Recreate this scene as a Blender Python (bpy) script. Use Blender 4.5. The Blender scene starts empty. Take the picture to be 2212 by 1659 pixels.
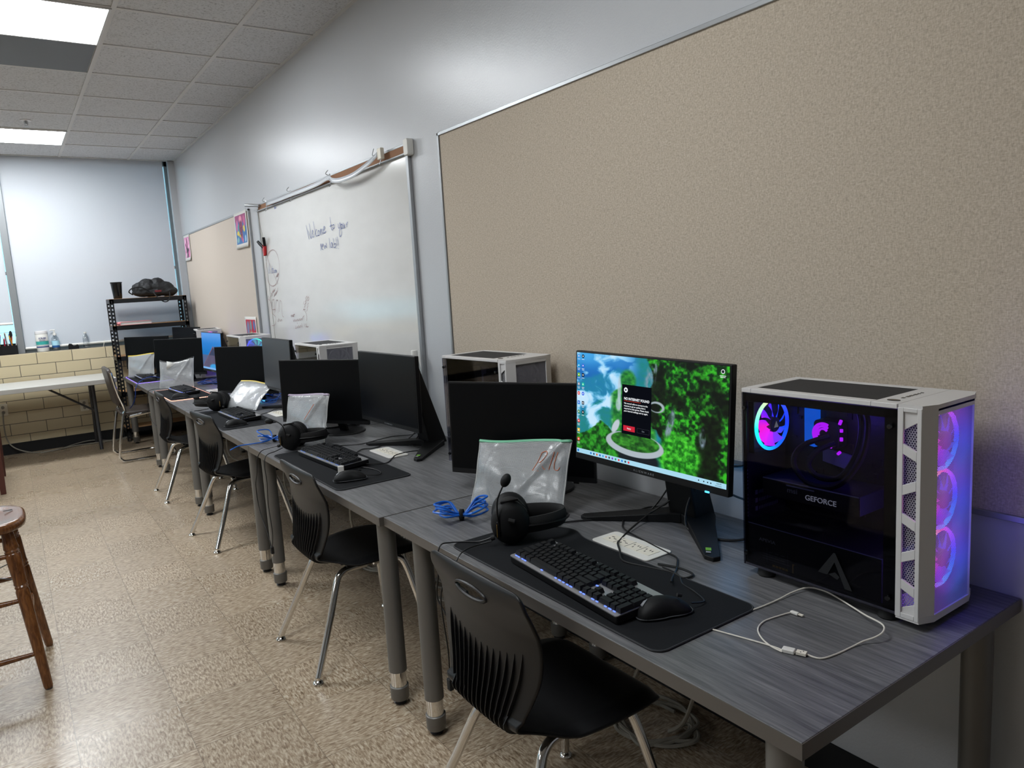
import bpy, bmesh, math, random
import numpy as np
from mathutils import Vector, Matrix, Euler
C=bpy.context.scene.collection
sc=bpy.context.scene
PI=math.pi
R=math.radians
rnd=random.Random(7)
T=0.662          # desk top height
H=2.8395         # ceiling height
YF=8.53          # far wall face
# ------------------------------------------------------------------ materials
def lin(c):
    return tuple((v/12.92 if v<=.04045 else ((v+.055)/1.055)**2.4) for v in c[:3])+(1,)
def hx(s): return lin([int(s[i:i+2],16)/255 for i in (0,2,4)])
class NT:
    def __init__(s,name):
        s.m=bpy.data.materials.new(name); s.m.use_nodes=True; s.t=s.m.node_tree; s.t.nodes.clear()
        s.out=s.n('ShaderNodeOutputMaterial')
    def n(s,typ,**k):
        nd=s.t.nodes.new(typ)
        for a,b in k.items(): setattr(nd,a,b)
        return nd
    def l(s,a,b): s.t.links.new(a,b)
    def pr(s,color=None,rough=.5,metal=0,**k):
        p=s.n('ShaderNodeBsdfPrincipled')
        if color is not None:
            if isinstance(color,tuple): p.inputs['Base Color'].default_value=color
            else: s.l(color,p.inputs['Base Color'])
        if isinstance(rough,(int,float)): p.inputs['Roughness'].default_value=rough
        else: s.l(rough,p.inputs['Roughness'])
        p.inputs['Metallic'].default_value=metal
        for a,b in k.items():
            a=a.replace('_',' ')
            if isinstance(b,(int,float,tuple)): p.inputs[a].default_value=b
            else: s.l(b,p.inputs[a])
        return p
    def fin(s,sh): s.l(sh,s.out.inputs['Surface']); return s.m
    def coord(s,kind='Object',scale=(1,1,1),rot=(0,0,0),loc=(0,0,0)):
        tc=s.n('ShaderNodeTexCoord'); mp=s.n('ShaderNodeMapping')
        mp.inputs['Scale'].default_value=scale; mp.inputs['Rotation'].default_value=rot; mp.inputs['Location'].default_value=loc
        s.l(tc.outputs[kind],mp.inputs['Vector']); return mp.outputs['Vector']
    def noise(s,vec,scale,detail=2,rough=.5,dist=0):
        nd=s.n('ShaderNodeTexNoise'); nd.inputs['Scale'].default_value=scale; nd.inputs['Detail'].default_value=detail
        nd.inputs['Roughness'].default_value=rough; nd.inputs['Distortion'].default_value=dist
        s.l(vec,nd.inputs['Vector']); return nd.outputs['Fac']
    def ramp(s,fac,stops,interp='LINEAR'):
        r=s.n('ShaderNodeValToRGB'); r.color_ramp.interpolation=interp
        e=r.color_ramp.elements
        while len(e)<len(stops): e.new(.5)
        for i,(p,c) in enumerate(stops):
            e[i].position=p; e[i].color=c if isinstance(c,tuple) else (c,c,c,1)
        s.l(fac,r.inputs['Fac']); return r.outputs['Color']
    def mix(s,f,a,b,mode='MIX'):
        m=s.n('ShaderNodeMix',data_type='RGBA',blend_type=mode)
        for sock,v in ((m.inputs[0],f),(m.inputs[6],a),(m.inputs[7],b)):
            if isinstance(v,(int,float,tuple)): sock.default_value=v
            else: s.l(v,sock)
        return m.outputs[2]
    def math(s,op,a,b=0.,c=None):
        m=s.n('ShaderNodeMath',operation=op)
        for sock,v in zip(m.inputs,(a,b,c)):
            if v is None: continue
            if isinstance(v,(int,float)): sock.default_value=v
            else: s.l(v,sock)
        return m.outputs[0]
    def bump(s,h,strength=.2,dist=.002):
        b=s.n('ShaderNodeBump'); b.inputs['Strength'].default_value=strength; b.inputs['Distance'].default_value=dist
        s.l(h,b.inputs['Height']); return b.outputs['Normal']
def simple(name,col,rough=.5,metal=0,bump=0,bscale=300,**k):
    t=NT(name); c=hx(col) if isinstance(col,str) else col
    p=t.pr(c,rough,metal,**k)
    if bump:
        v=t.coord('Object'); t.l(t.bump(t.noise(v,bscale,2),bump,.001),p.inputs['Normal'])
    return t.fin(p.outputs[0])
def emis(name,col,strength=1.):
    t=NT(name); e=t.n('ShaderNodeEmission'); e.inputs['Color'].default_value=hx(col) if isinstance(col,str) else col
    e.inputs['Strength'].default_value=strength
    return t.fin(e.outputs[0])
M={}
def mk():
    # wall paint: satin light grey with roller stipple
    t=NT('wall_paint'); v=t.coord('Object')
    p=t.pr(hx('bcbec1'),.29,0,Specular_IOR_Level=.5); t.l(t.bump(t.noise(v,130,3,.6),.38,.0016),p.inputs['Normal']); M['wall']=t.fin(p.outputs[0])
    # corkboard fabric
    t=NT('board_fabric'); v=t.coord('Object'); n=t.noise(v,190,2,.6); n2=t.noise(v,420,1)
    v2=t.coord('Object',(1,60,900)); v3=t.coord('Object',(1,900,60))
    w=t.math('ADD',t.math('ADD',t.math('MULTIPLY',t.noise(v2,1.,1),.35),t.math('MULTIPLY',t.noise(v3,1.,1),.35)),t.math('MULTIPLY',n,.5))
    col=t.ramp(w,[(.40,hx('9c9081')),(.6,hx('b9ac9a')),(.80,hx('cfc4b4'))])
    p=t.pr(col,.85,0); t.l(t.bump(w,.4,.001),p.inputs['Normal']); M['fabric']=t.fin(p.outputs[0])
    M['alu']=simple('brushed_aluminium','a9abad',.38,.75)
    M['alu_dark']=simple('dull_aluminium','8e9193',.45,.6)
    # whiteboard enamel
    t=NT('whiteboard_enamel'); v=t.coord('Object',(1,3,8)); n=t.noise(v,1.4,3)
    col=t.ramp(n,[(.3,hx('cdccc8')),(.7,hx('d2d1cd'))]); p=t.pr(col,.13,0,Specular_IOR_Level=.75); M['wb']=t.fin(p.outputs[0])
    # ceiling tile
    t=NT('ceiling_tile'); v=t.coord('Object'); n=t.noise(v,85,3,.7); n2=t.noise(v,260,2)
    col=t.ramp(n,[(.34,hx('98999a')),(.42,hx('c2c3c5')),(.6,hx('cdced0'))]); p=t.pr(col,.95); t.l(t.bump(t.math('ADD',n,n2),.5,.003),p.inputs['Normal']); M['tile']=t.fin(p.outputs[0])
    M['tbar']=simple('ceiling_grid_paint','c9c8c6',.5)
    # vinyl composition floor
    t=NT('vinyl_floor'); tc=t.n('ShaderNodeTexCoord')
    S=.3048
    sep=t.n('ShaderNodeSeparateXYZ'); t.l(tc.outputs['Object'],sep.inputs[0])
    fx=t.math('DIVIDE',t.math('ADD',sep.outputs[0],1.660+30*S),S); fy=t.math('DIVIDE',t.math('ADD',sep.outputs[1],.1+30*S),S)
    cx=t.math('FLOOR',fx); cy=t.math('FLOOR',fy)
    chk=t.math('MODULO',t.math('ADD',cx,cy),2.)
    va=t.coord('Object',(1,.26,1)); vb=t.coord('Object',(.26,1,1))
    na=t.noise(va,150,3,.6,.5); nb=t.noise(vb,150,3,.6,.5)
    m=t.n('ShaderNodeMix',data_type='FLOAT'); t.l(chk,m.inputs[0]); t.l(na,m.inputs[2]); t.l(nb,m.inputs[3])
    col=t.ramp(m.outputs[0],[(.28,hx('6a5844')),(.40,hx('8f7b65')),(.5,hx('a8967f')),(.60,hx('bdae98')),(.72,hx('d0c5b2'))])
    wn=t.n('ShaderNodeTexWhiteNoise',noise_dimensions='2D'); cb=t.n('ShaderNodeCombineXYZ'); t.l(cx,cb.inputs[0]); t.l(cy,cb.inputs[1]); t.l(cb.outputs[0],wn.inputs['Vector'])
    tone=t.math('ADD',t.math('MULTIPLY',wn.outputs['Value'],.12),.90)
    tcol=t.n('ShaderNodeVectorMath',operation='SCALE'); t.l(col,tcol.inputs[0]); t.l(tone,tcol.inputs['Scale'])
    ex=t.math('ABSOLUTE',t.math('SUBTRACT',t.math('FRACT',fx),.5)); ey=t.math('ABSOLUTE',t.math('SUBTRACT',t.math('FRACT',fy),.5))
    seam=t.math('GREATER_THAN',t.math('MAXIMUM',ex,ey),.4955)
    col2=t.mix(t.math('MULTIPLY',seam,.55),tcol.outputs[0],hx('5d4f41'))
    rn=t.noise(t.coord('Object'),2.2,3); rr=t.ramp(rn,[(.3,.24),(.7,.34)])
    p=t.pr(col2,rr,0,Specular_IOR_Level=.5); t.l(t.bump(m.outputs[0],.05,.0006),p.inputs['Normal'])
    M['floor']=t.fin(p.outputs[0])
    # glazed block
    t=NT('glazed_block'); tc=t.n('ShaderNodeTexCoord'); sep=t.n('ShaderNodeSeparateXYZ'); t.l(tc.outputs['Object'],sep.inputs[0])
    cb=t.n('ShaderNodeCombineXYZ'); t.l(t.math('ADD',sep.outputs[0],1.464+.298*40),cb.inputs[0]); t.l(t.math('ADD',sep.outputs[2],-.962+.1115*20),cb.inputs[1])
    b=t.n('ShaderNodeTexBrick'); b.offset=.5; b.inputs['Scale'].default_value=1; b.inputs['Brick Width'].default_value=.298; b.inputs['Row Height'].default_value=.1115
    b.inputs['Mortar Size'].default_value=.0032; b.inputs['Mortar Smooth'].default_value=.2; b.inputs['Bias'].default_value=0
    b.inputs['Color1'].default_value=hx('cdbf9f'); b.inputs['Color2'].default_value=hx('c4b695'); b.inputs['Mortar'].default_value=hx('5b554a')
    t.l(cb.outputs[0],b.inputs['Vector'])
    p=t.pr(b.outputs['Color'],.3); inv=t.math('SUBTRACT',1,b.outputs['Fac']); t.l(t.bump(inv,.6,.004),p.inputs['Normal']); M['block']=t.fin(p.outputs[0])
    # desk laminate
    t=NT('grey_wood_laminate'); v=t.coord('Object',(26,1.3,1)); n=t.noise(v,4,5,.65,.5); n2=t.noise(t.coord('Object',(110,3,1)),3,2,.5)
    s_=t.math('ADD',t.math('MULTIPLY',n,.7),t.math('MULTIPLY',n2,.3))
    col=t.ramp(s_,[(.34,hx('48484a')),(.5,hx('626264')),(.62,hx('747475')),(.75,hx('888888'))])
    p=t.pr(col,.42,Specular_IOR_Level=.4); t.l(t.bump(s_,.25,.0006),p.inputs['Normal']); M['desk']=t.fin(p.outputs[0])
    M['deskedge']=simple('desk_edge_band','59544f',.4)
    M['leggrey']=simple('leg_grey_paint','6d6b67',.42,.3)
    t=NT('chrome'); M['chrome']=t.fin(t.pr((.78,.77,.75,1),.09,1).outputs[0])
    M['black']=simple('black_plastic','0e0e10',.45,Specular_IOR_Level=.3)
    M['blackmatte']=simple('matte_black_plastic','0a0b0d',.62,0,.15,500,Specular_IOR_Level=.3)
    M['blackgloss']=simple('gloss_black','08080a',.15)
    M['rubber']=simple('black_rubber','0c0c0d',.75)
    M['screenoff']=simple('screen_off_panel','040507',.4,0,Specular_IOR_Level=.12)
    M['screenoff2']=simple('screen_off_antiglare','05070d',.34,0,Specular_IOR_Level=.14)
    M['screenoff3']=simple('screen_off_haze','2c3038',.36,0,Specular_IOR_Level=.4)
    M['keycap']=simple('keycap_plastic','101114',.5,Specular_IOR_Level=.3)
    M['silver']=simple('keyboard_plate','b0b0b2',.36,.65)
    M['white']=simple('white_painted_steel','cfcdcc',.4)
    M['white2']=simple('white_plastic','dddbd5',.4)
    M['cream']=simple('cream_plastic','e2dccd',.45)
    M['dimtrim']=simple('mouse_trim_grey','4e5054',.4)
    M['chair']=simple('chair_black_plastic','101012',.42,0,.12,900,Specular_IOR_Level=.35)
    M['steel']=simple('shelf_black_steel','15161a',.42,.3)
    M['shelfwood']=simple('particle_board','a27c56',.7)
    M['graywire']=simple('grey_cable','9a958c',.5)
    M['cordblack']=simple('black_cable','0d0d0f',.45)
    M['blue']=simple('blue_cable_jacket','1766c9',.35)
    M['whitecable']=simple('white_cable_jacket','d8d3c8',.45)
    # mouse pad
    t=NT('mouse_pad_cloth'); n=t.noise(t.coord('Object'),900,1); p=t.pr(t.ramp(n,[(.3,hx('101114')),(.7,hx('17191c'))]),.9,Specular_IOR_Level=.2); M['pad']=t.fin(p.outputs[0])
    M['stitch']=simple('pad_stitching','26272a',.6,0,.8,1400)
    # wood
    t=NT('oak_wood'); n=t.noise(t.coord('Object',(14,14,2)),6,4,.6,.8)
    p=t.pr(t.ramp(n,[(.3,hx('4d2c16')),(.5,hx('6f4524')),(.72,hx('8d5d33'))]),.2); M['oak']=t.fin(p.outputs[0])
    M['darkwood']=simple('dark_red_wood','4a221a',.45)
    M['plastictable']=simple('grey_plastic_tabletop','b8b6b0',.45,0,.2,250)
    M['darksteel']=simple('dark_steel_tube','4a4a4c',.35,.6)
    M['brownseat']=simple('brown_seat_vinyl','3a312b',.42)
    # blinds: matte fabric letting a little daylight through
    t=NT('roller_blind_fabric'); d=t.pr(hx('dfe1e4'),.85); tr=t.n('ShaderNodeBsdfTranslucent'); tr.inputs['Color'].default_value=hx('c4c8d2')
    mx=t.n('ShaderNodeMixShader'); mx.inputs[0].default_value=.30; t.l(d.outputs[0],mx.inputs[1]); t.l(tr.outputs[0],mx.inputs[2]); M['blind']=t.fin(mx.outputs[0])
    # window glass
    t=NT('window_glass'); tp=t.n('ShaderNodeBsdfTransparent'); tp.inputs[0].default_value=(.86,.93,.95,1); g=t.n('ShaderNodeBsdfGlossy'); g.inputs['Roughness'].default_value=.03
    mx=t.n('ShaderNodeMixShader'); mx.inputs[0].default_value=.07; t.l(tp.outputs[0],mx.inputs[1]); t.l(g.outputs[0],mx.inputs[2]); M['glass']=t.fin(mx.outputs[0])
    # tinted case glass
    t=NT('tinted_glass'); tp=t.n('ShaderNodeBsdfTransparent'); tp.inputs[0].default_value=(.58,.58,.64,1); g=t.n('ShaderNodeBsdfGlossy'); g.inputs['Roughness'].default_value=.02
    fr=t.n('ShaderNodeFresnel'); fr.inputs['IOR'].default_value=1.22
    mx=t.n('ShaderNodeMixShader'); t.l(fr.outputs[0],mx.inputs[0]); t.l(tp.outputs[0],mx.inputs[1]); t.l(g.outputs[0],mx.inputs[2]); M['tint']=t.fin(mx.outputs[0])
    # clear plastic
    t=NT('clear_plastic'); tp=t.n('ShaderNodeBsdfTransparent'); tp.inputs[0].default_value=(.85,.88,.9,1); g=t.n('ShaderNodeBsdfGlossy'); g.inputs['Roughness'].default_value=.08
    mx=t.n('ShaderNodeMixShader'); mx.inputs[0].default_value=.22; t.l(tp.outputs[0],mx.inputs[1]); t.l(g.outputs[0],mx.inputs[2]); M['clear']=t.fin(mx.outputs[0])
    # white perforated case mesh
    def perf(name,col,scale,rad,trans,swz):
        t=NT(name); tc=t.n('ShaderNodeTexCoord'); sep=t.n('ShaderNodeSeparateXYZ'); t.l(tc.outputs['Object'],sep.inputs[0])
        u=t.math('MULTIPLY',sep.outputs[swz[0]],scale); v=t.math('MULTIPLY',sep.outputs[swz[1]],scale*1.1547)
        row=t.math('FLOOR',v); off=t.math('MULTIPLY',t.math('MODULO',t.math('ABSOLUTE',row),2.),.5)
        du=t.math('SUBTRACT',t.math('FRACT',t.math('ADD',u,off)),.5); dv=t.math('MULTIPLY',t.math('SUBTRACT',t.math('FRACT',v),.5),.866)
        d=t.math('SQRT',t.math('ADD',t.math('MULTIPLY',du,du),t.math('MULTIPLY',dv,dv)))
        hole=t.math('LESS_THAN',d,rad)
        p=t.pr(hx(col),.5); tl=t.n('ShaderNodeBsdfTranslucent'); tl.inputs[0].default_value=hx(col)
        a=t.n('ShaderNodeMixShader'); a.inputs[0].default_value=trans; t.l(p.outputs[0],a.inputs[1]); t.l(tl.outputs[0],a.inputs[2])
        tp=t.n('ShaderNodeBsdfTransparent'); b=t.n('ShaderNodeMixShader'); t.l(hole,b.inputs[0]); t.l(a.outputs[0],b.inputs[1]); t.l(tp.outputs[0],b.inputs[2])
        return t.fin(b.outputs[0])
    M['frontmesh']=perf('perforated_front_mesh','b2b2be',330,.32,.5,(1,2))
    M['sidemesh']=perf('perforated_side_mesh','a4a4a6',200,.36,.1,(0,2))
    M['filter']=simple('black_dust_filter','232326',.75,0,.5,1200)
    M['ventpanel']=simple('perforated_vent','6c7076',.6,0,.8,900)
    # rgb gradient by angle (in local yz plane) for the fans
    def rgb(name,strength,ax=(1,2),stops=None,alpha=1.):
        t=NT(name); tc=t.n('ShaderNodeTexCoord'); sep=t.n('ShaderNodeSeparateXYZ'); t.l(tc.outputs['Object'],sep.inputs[0])
        a=t.math('ARCTAN2',sep.outputs[ax[1]],sep.outputs[ax[0]]); f=t.math('ADD',t.math('DIVIDE',a,2*PI),.5)
        col=t.ramp(f,stops)
        e=t.n('ShaderNodeEmission'); t.l(col,e.inputs[0]); e.inputs[1].default_value=strength
        if alpha<1:
            tp=t.n('ShaderNodeBsdfTransparent'); mx=t.n('ShaderNodeMixShader'); mx.inputs[0].default_value=alpha; t.l(tp.outputs[0],mx.inputs[1]); t.l(e.outputs[0],mx.inputs[2]); return t.fin(mx.outputs[0])
        return t.fin(e.outputs[0])
    # f: 0 = -u axis, .25 = -v (down), .5 = +u, .75 = +v (up)
    front=[(0.,hx('ff2fd0')),(.14,hx('c02cff')),(.3,hx('00a2ff')),(.5,hx('1240ff')),(.66,hx('b03cff')),(.76,hx('ff4fa0')),(.88,hx('ffd0e0')),(1.,hx('ff2fd0'))]
    rear=[(0.,hx('20f0c8')),(.12,hx('12c8ff')),(.3,hx('1060ff')),(.5,hx('1430ff')),(.66,hx('3050ff')),(.74,hx('ff9a8a')),(.84,hx('b8f0a0')),(1.,hx('20f0c8'))]
    rblade=[(0.,hx('ff18c8')),(.15,hx('f020ff')),(.28,hx('9030ff')),(.45,hx('0f50ff')),(.7,hx('1a30f0')),(.9,hx('8a20ff')),(1.,hx('ff18c8'))]
    M['rgbring']=rgb('fan_ring_glow',5.0,(1,2),front)
    M['rgbblade']=rgb('fan_blade_glow',3.0,(1,2),[(0.,hx('ff30d0')),(.2,hx('8030ff')),(.4,hx('2060ff')),(.8,hx('3030ff')),(1.,hx('ff30d0'))],.85)
    M['rearring']=rgb('rear_fan_ring_glow',4.5,(1,2),rear)
    M['rearblade']=rgb('rear_fan_blade_glow',2.8,(1,2),rblade)
    green=[(0.,hx('5030ff')),(.3,hx('20c0a0')),(.5,hx('20d0ff')),(.7,hx('40ffd0')),(.85,hx('3050ff')),(1.,hx('5030ff'))]
    M['greenring']=rgb('teal_fan_ring_glow',2.6,(1,2),green)
    M['greenblade']=rgb('teal_fan_blade_glow',1.4,(1,2),green,.7)
    M['fandark']=simple('unlit_fan_plastic','3a3c40',.5)
    M['fanwhite']=simple('unlit_fan_frost','8f9195',.5)
    M['magenta']=emis('magenta_glow','c21cff',2.2)
    M['blueglow']=emis('blue_glow','1470ff',1.3)
    M['iceblue']=emis('ice_blue_glow','55c8ff',2.0)
    M['keyglow']=emis('key_light_glow','5a78ff',2.4)
    M['pinkglow']=emis('pink_led_edge','ffb7a0',2.4)
    M['purpleglow']=emis('purple_led_edge','9c80ff',2.0)
    M['board']=simple('circuit_board_black','15141c',.5,0,.6,120)
    M['inner']=simple('case_interior_black','101014',.6)
    M['plate']=simple('motherboard_shield','8f93b8',.4,.3)
    M['gold']=simple('gold_print','9a7b3c',.5)
    M['textgrey']=simple('grey_print','8c8f94',.5)
    M['textlight']=emis('glowing_print','b8bcc6',.55)
    M['logodark']=simple('dark_glass_logo','0d0f13',.5)
    M['bluemark']=simple('blue_marker_ink','30468e',.5)
    M['redmark']=simple('brown_red_marker_ink','7c4a48',.5)
    M['cork']=simple('map_rail_cork','8d6549',.85)
    M['tape']=simple('clear_tape_strip','cfd3d8',.15,0)
    M['tapeprint']=simple('tape_print','6e7076',.4)
    M['red']=simple('red_plastic','b5161c',.35)
    M['ledpanel']=emis('ceiling_light_diffuser',(1.,.985,.96,1),11.)
    M['lfoil']=simple('light_frame_white','d0d0d0',.5)
    M['greensticker']=simple('green_sticker','6fae35',.4)
    M['bag_black']=simple('black_nylon','16181b',.62,0,.5,260)
    M['velcro']=simple('velcro_strap','0c0c0e',.9)
mk()
def led(name,strength):
    t=NT(name); e=t.n('ShaderNodeEmission'); e.inputs[0].default_value=(.93,.97,1.,1); e.inputs[1].default_value=strength; return t.fin(e.outputs[0])
# ------------------------------------------------------------------ mesh helpers
class MB:
    def __init__(s): s.v=[]; s.f=[]; s.sm=[]
    def add(s,vs,fs,M4=None,smooth=False):
        o=len(s.v)
        for v in vs:
            v=Vector(v)
            if M4 is not None: v=M4@v
            s.v.append(tuple(v))
        for f in fs: s.f.append([i+o for i in f]); s.sm.append(smooth)
        return s
    def box(s,c,d,M4=None,rot=None):
        x,y,z=d[0]/2,d[1]/2,d[2]/2
        vs=[Vector((sx*x,sy*y,sz*z)) for sx in(-1,1) for sy in(-1,1) for sz in(-1,1)]
        if rot is not None:
            e=Euler(rot).to_matrix(); vs=[e@v for v in vs]
        vs=[v+Vector(c) for v in vs]
        return s.add(vs,[(0,1,3,2),(4,6,7,5),(0,4,5,1),(2,3,7,6),(0,2,6,4),(1,5,7,3)],M4)
    def b2(s,a,b,M4=None):
        return s.box([(a[i]+b[i])/2 for i in range(3)],[abs(b[i]-a[i]) for i in range(3)],M4)
    def prism(s,poly,h0,h1,axis='z',M4=None,smooth=False):
        n=len(poly); vs=[]
        for h in (h0,h1):
            for (a,b) in poly:
                vs.append({'z':(a,b,h),'y':(a,h,b),'x':(h,a,b)}[axis])
        fs=[list(range(n))[::-1],list(range(n,2*n))]+[(i,(i+1)%n,(i+1)%n+n,i+n) for i in range(n)]
        return s.add(vs,fs,M4)
    def tube(s,pts,r,seg=8,M4=None,cap=True,closed=False):
        pts=[Vector(p) for p in pts]; n=len(pts)
        rs=r if isinstance(r,(list,tuple)) else [r]*n
        vs=[];fs=[]
        up=None
        for i,p in enumerate(pts):
            if closed: d=(pts[(i+1)%n]-pts[i-1])
            else: d=(pts[min(i+1,n-1)]-pts[max(i-1,0)])
            if d.length<1e-9: d=Vector((0,0,1))
            d.normalize()
            if up is None:
                up=Vector((0,0,1)) if abs(d.z)<.9 else Vector((1,0,0))
            a=d.cross(up)
            if a.length<1e-6: a=d.orthogonal()
            a.normalize(); b=a.cross(d).normalized(); up=b
            for k in range(seg):
                t=2*PI*k/seg; vs.append(p+a*rs[i]*math.cos(t)+b*rs[i]*math.sin(t))
        m=n if closed else n-1
        for i in range(m):
            for k in range(seg):
                j=(i+1)%n
                fs.append((i*seg+k,i*seg+(k+1)%seg,j*seg+(k+1)%seg,j*seg+k))
        s.add(vs,fs,M4,True)
        if cap and not closed:
            s.add([vs[k] for k in range(seg)],[list(range(seg))],M4)
            s.add([vs[(n-1)*seg+k] for k in range(seg)],[list(range(seg))[::-1]],M4)
        return s
    def lathe(s,prof,seg=24,M4=None,c=(0,0,0)):
        vs=[];fs=[]
        for (r,z) in prof:
            for k in range(seg):
                t=2*PI*k/seg; vs.append((c[0]+r*math.cos(t),c[1]+r*math.sin(t),c[2]+z))
        for i in range(len(prof)-1):
            for k in range(seg):
                fs.append((i*seg+k,i*seg+(k+1)%seg,(i+1)*seg+(k+1)%seg,(i+1)*seg+k))
        s.add(vs,fs,M4,True)
        if prof[0][0]>1e-6: s.add(vs[:seg],[list(range(seg))[::-1]],M4)
        if prof[-1][0]>1e-6: s.add(vs[-seg:],[list(range(seg))],M4)
        return s
    def grid(s,fn,nu,nv,M4=None,smooth=True,skip=None):
        vs=[fn(i/nu,j/nv) for j in range(nv+1) for i in range(nu+1)]
        fs=[(j*(nu+1)+i,j*(nu+1)+i+1,(j+1)*(nu+1)+i+1,(j+1)*(nu+1)+i) for j in range(nv) for i in range(nu) if not(skip and skip((i+.5)/nu,(j+.5)/nv))]
        return s.add(vs,fs,M4,smooth)
    def ell(s,c,r,seg=16,rings=10,M4=None):
        prof=[(math.sin(PI*i/rings),-math.cos(PI*i/rings)) for i in range(rings+1)]
        vs=[];fs=[]
        for (a,z) in prof:
            for k in range(seg):
                t=2*PI*k/seg; vs.append((c[0]+r[0]*a*math.cos(t),c[1]+r[1]*a*math.sin(t),c[2]+r[2]*z))
        for i in range(rings):
            for k in range(seg): fs.append((i*seg+k,i*seg+(k+1)%seg,(i+1)*seg+(k+1)%seg,(i+1)*seg+k))
        return s.add(vs,fs,M4,True)
    def build(s,name,mat,parent=None,bev=0,seg=2,solid=0,sub=0,sharp=.7,weld=False,label=None,loc=None,rot=None):
        me=bpy.data.meshes.new(name); me.from_pydata(s.v,[],s.f); me.update()
        me.polygons.foreach_set('use_smooth',s.sm if not bev else [True]*len(s.sm))
        if weld:
            bm=bmesh.new(); bm.from_mesh(me); bmesh.ops.remove_doubles(bm,verts=bm.verts,dist=1e-5); bmesh.ops.recalc_face_normals(bm,faces=bm.faces); bm.to_mesh(me); bm.free()
        if sharp and not bev: me.set_sharp_from_angle(angle=sharp)
        me.materials.append(M[mat] if isinstance(mat,str) else mat)
        o=bpy.data.objects.new(name,me); C.objects.link(o)
        if parent is not None: o.parent=parent
        if loc: o.location=loc
        if rot: o.rotation_euler=rot
        if solid:
            m=o.modifiers.new('s','SOLIDIFY'); m.thickness=solid; m.offset=0
        if bev:
            m=o.modifiers.new('b','BEVEL'); m.width=bev; m.segments=seg; m.limit_method='ANGLE'; m.angle_limit=.6; m.harden_normals=True
        if sub:
            m=o.modifiers.new('u','SUBSURF'); m.levels=sub; m.render_levels=sub
        if label: o['label']=label
        return o
def tag(o,label,cat,group=None):
    o['label']=label; o['category']=cat
    if group: o['group']=group
    return o
def thing(name,label,cat,loc=(0,0,0),rz=0,group=None):
    o=bpy.data.objects.new(name,None); C.objects.link(o); o.empty_display_size=.1
    o.location=loc; o.rotation_euler=(0,0,rz)
    return tag(o,label,cat,group)
def struct(o): o['kind']='structure'; return o
def copy_tree(o,parent=None):
    c=o.copy(); C.objects.link(c)
    if parent is not None: c.parent=parent
    for ch in list(o.children): copy_tree(ch,c)
    return c
def dup(o,loc,rz,label,group=None):
    c=copy_tree(o); c.location=loc; c.rotation_euler=(0,0,rz); c['label']=label
    if group: c['group']=group
    return c
def cr(pts,n=6,closed=False):
    P=[Vector(p) for p in pts]; out=[]; N=len(P)
    rng=range(N) if closed else range(N-1)
    for i in rng:
        if closed: p0,p1,p2,p3=P[i-1],P[i],P[(i+1)%N],P[(i+2)%N]
        else: p0,p1,p2,p3=P[max(i-1,0)],P[i],P[i+1],P[min(i+2,N-1)]
        for k in range(n):
            t=k/n; out.append(.5*((2*p1)+(-p0+p2)*t+(2*p0-5*p1+4*p2-p3)*t*t+(-p0+3*p1-3*p2+p3)*t*t*t))
    if not closed: out.append(P[-1])
    return out
def text(name,body,size,mat,parent,loc,rot,ext=.0004,align='LEFT',sx=1.,bold=0):
    cu=bpy.data.curves.new(name,'FONT'); cu.body=body; cu.size=size; cu.extrude=ext; cu.align_x=align; cu.offset=bold
    tmp=bpy.data.objects.new(name,cu); C.objects.link(tmp)
    me=bpy.data.meshes.new_from_object(tmp); bpy.data.objects.remove(tmp)
    me.materials.clear(); me.materials.append(M[mat])
    o=bpy.data.objects.new(name,me); C.objects.link(o); o.parent=parent; o.location=loc; o.rotation_euler=rot; o.scale=(sx,1,1)
    return o
def rrect(w,h,r,n=5,cx=0,cy=0):
    out=[]
    for (sx,sy,a0) in ((1,1,0),(-1,1,90),(-1,-1,180),(1,-1,270)):
        for k in range(n+1):
            a=R(a0+90*k/n); out.append((cx+sx*(w/2-r)+r*math.cos(a),cy+sy*(h/2-r)+r*math.sin(a)))
    return out
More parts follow.
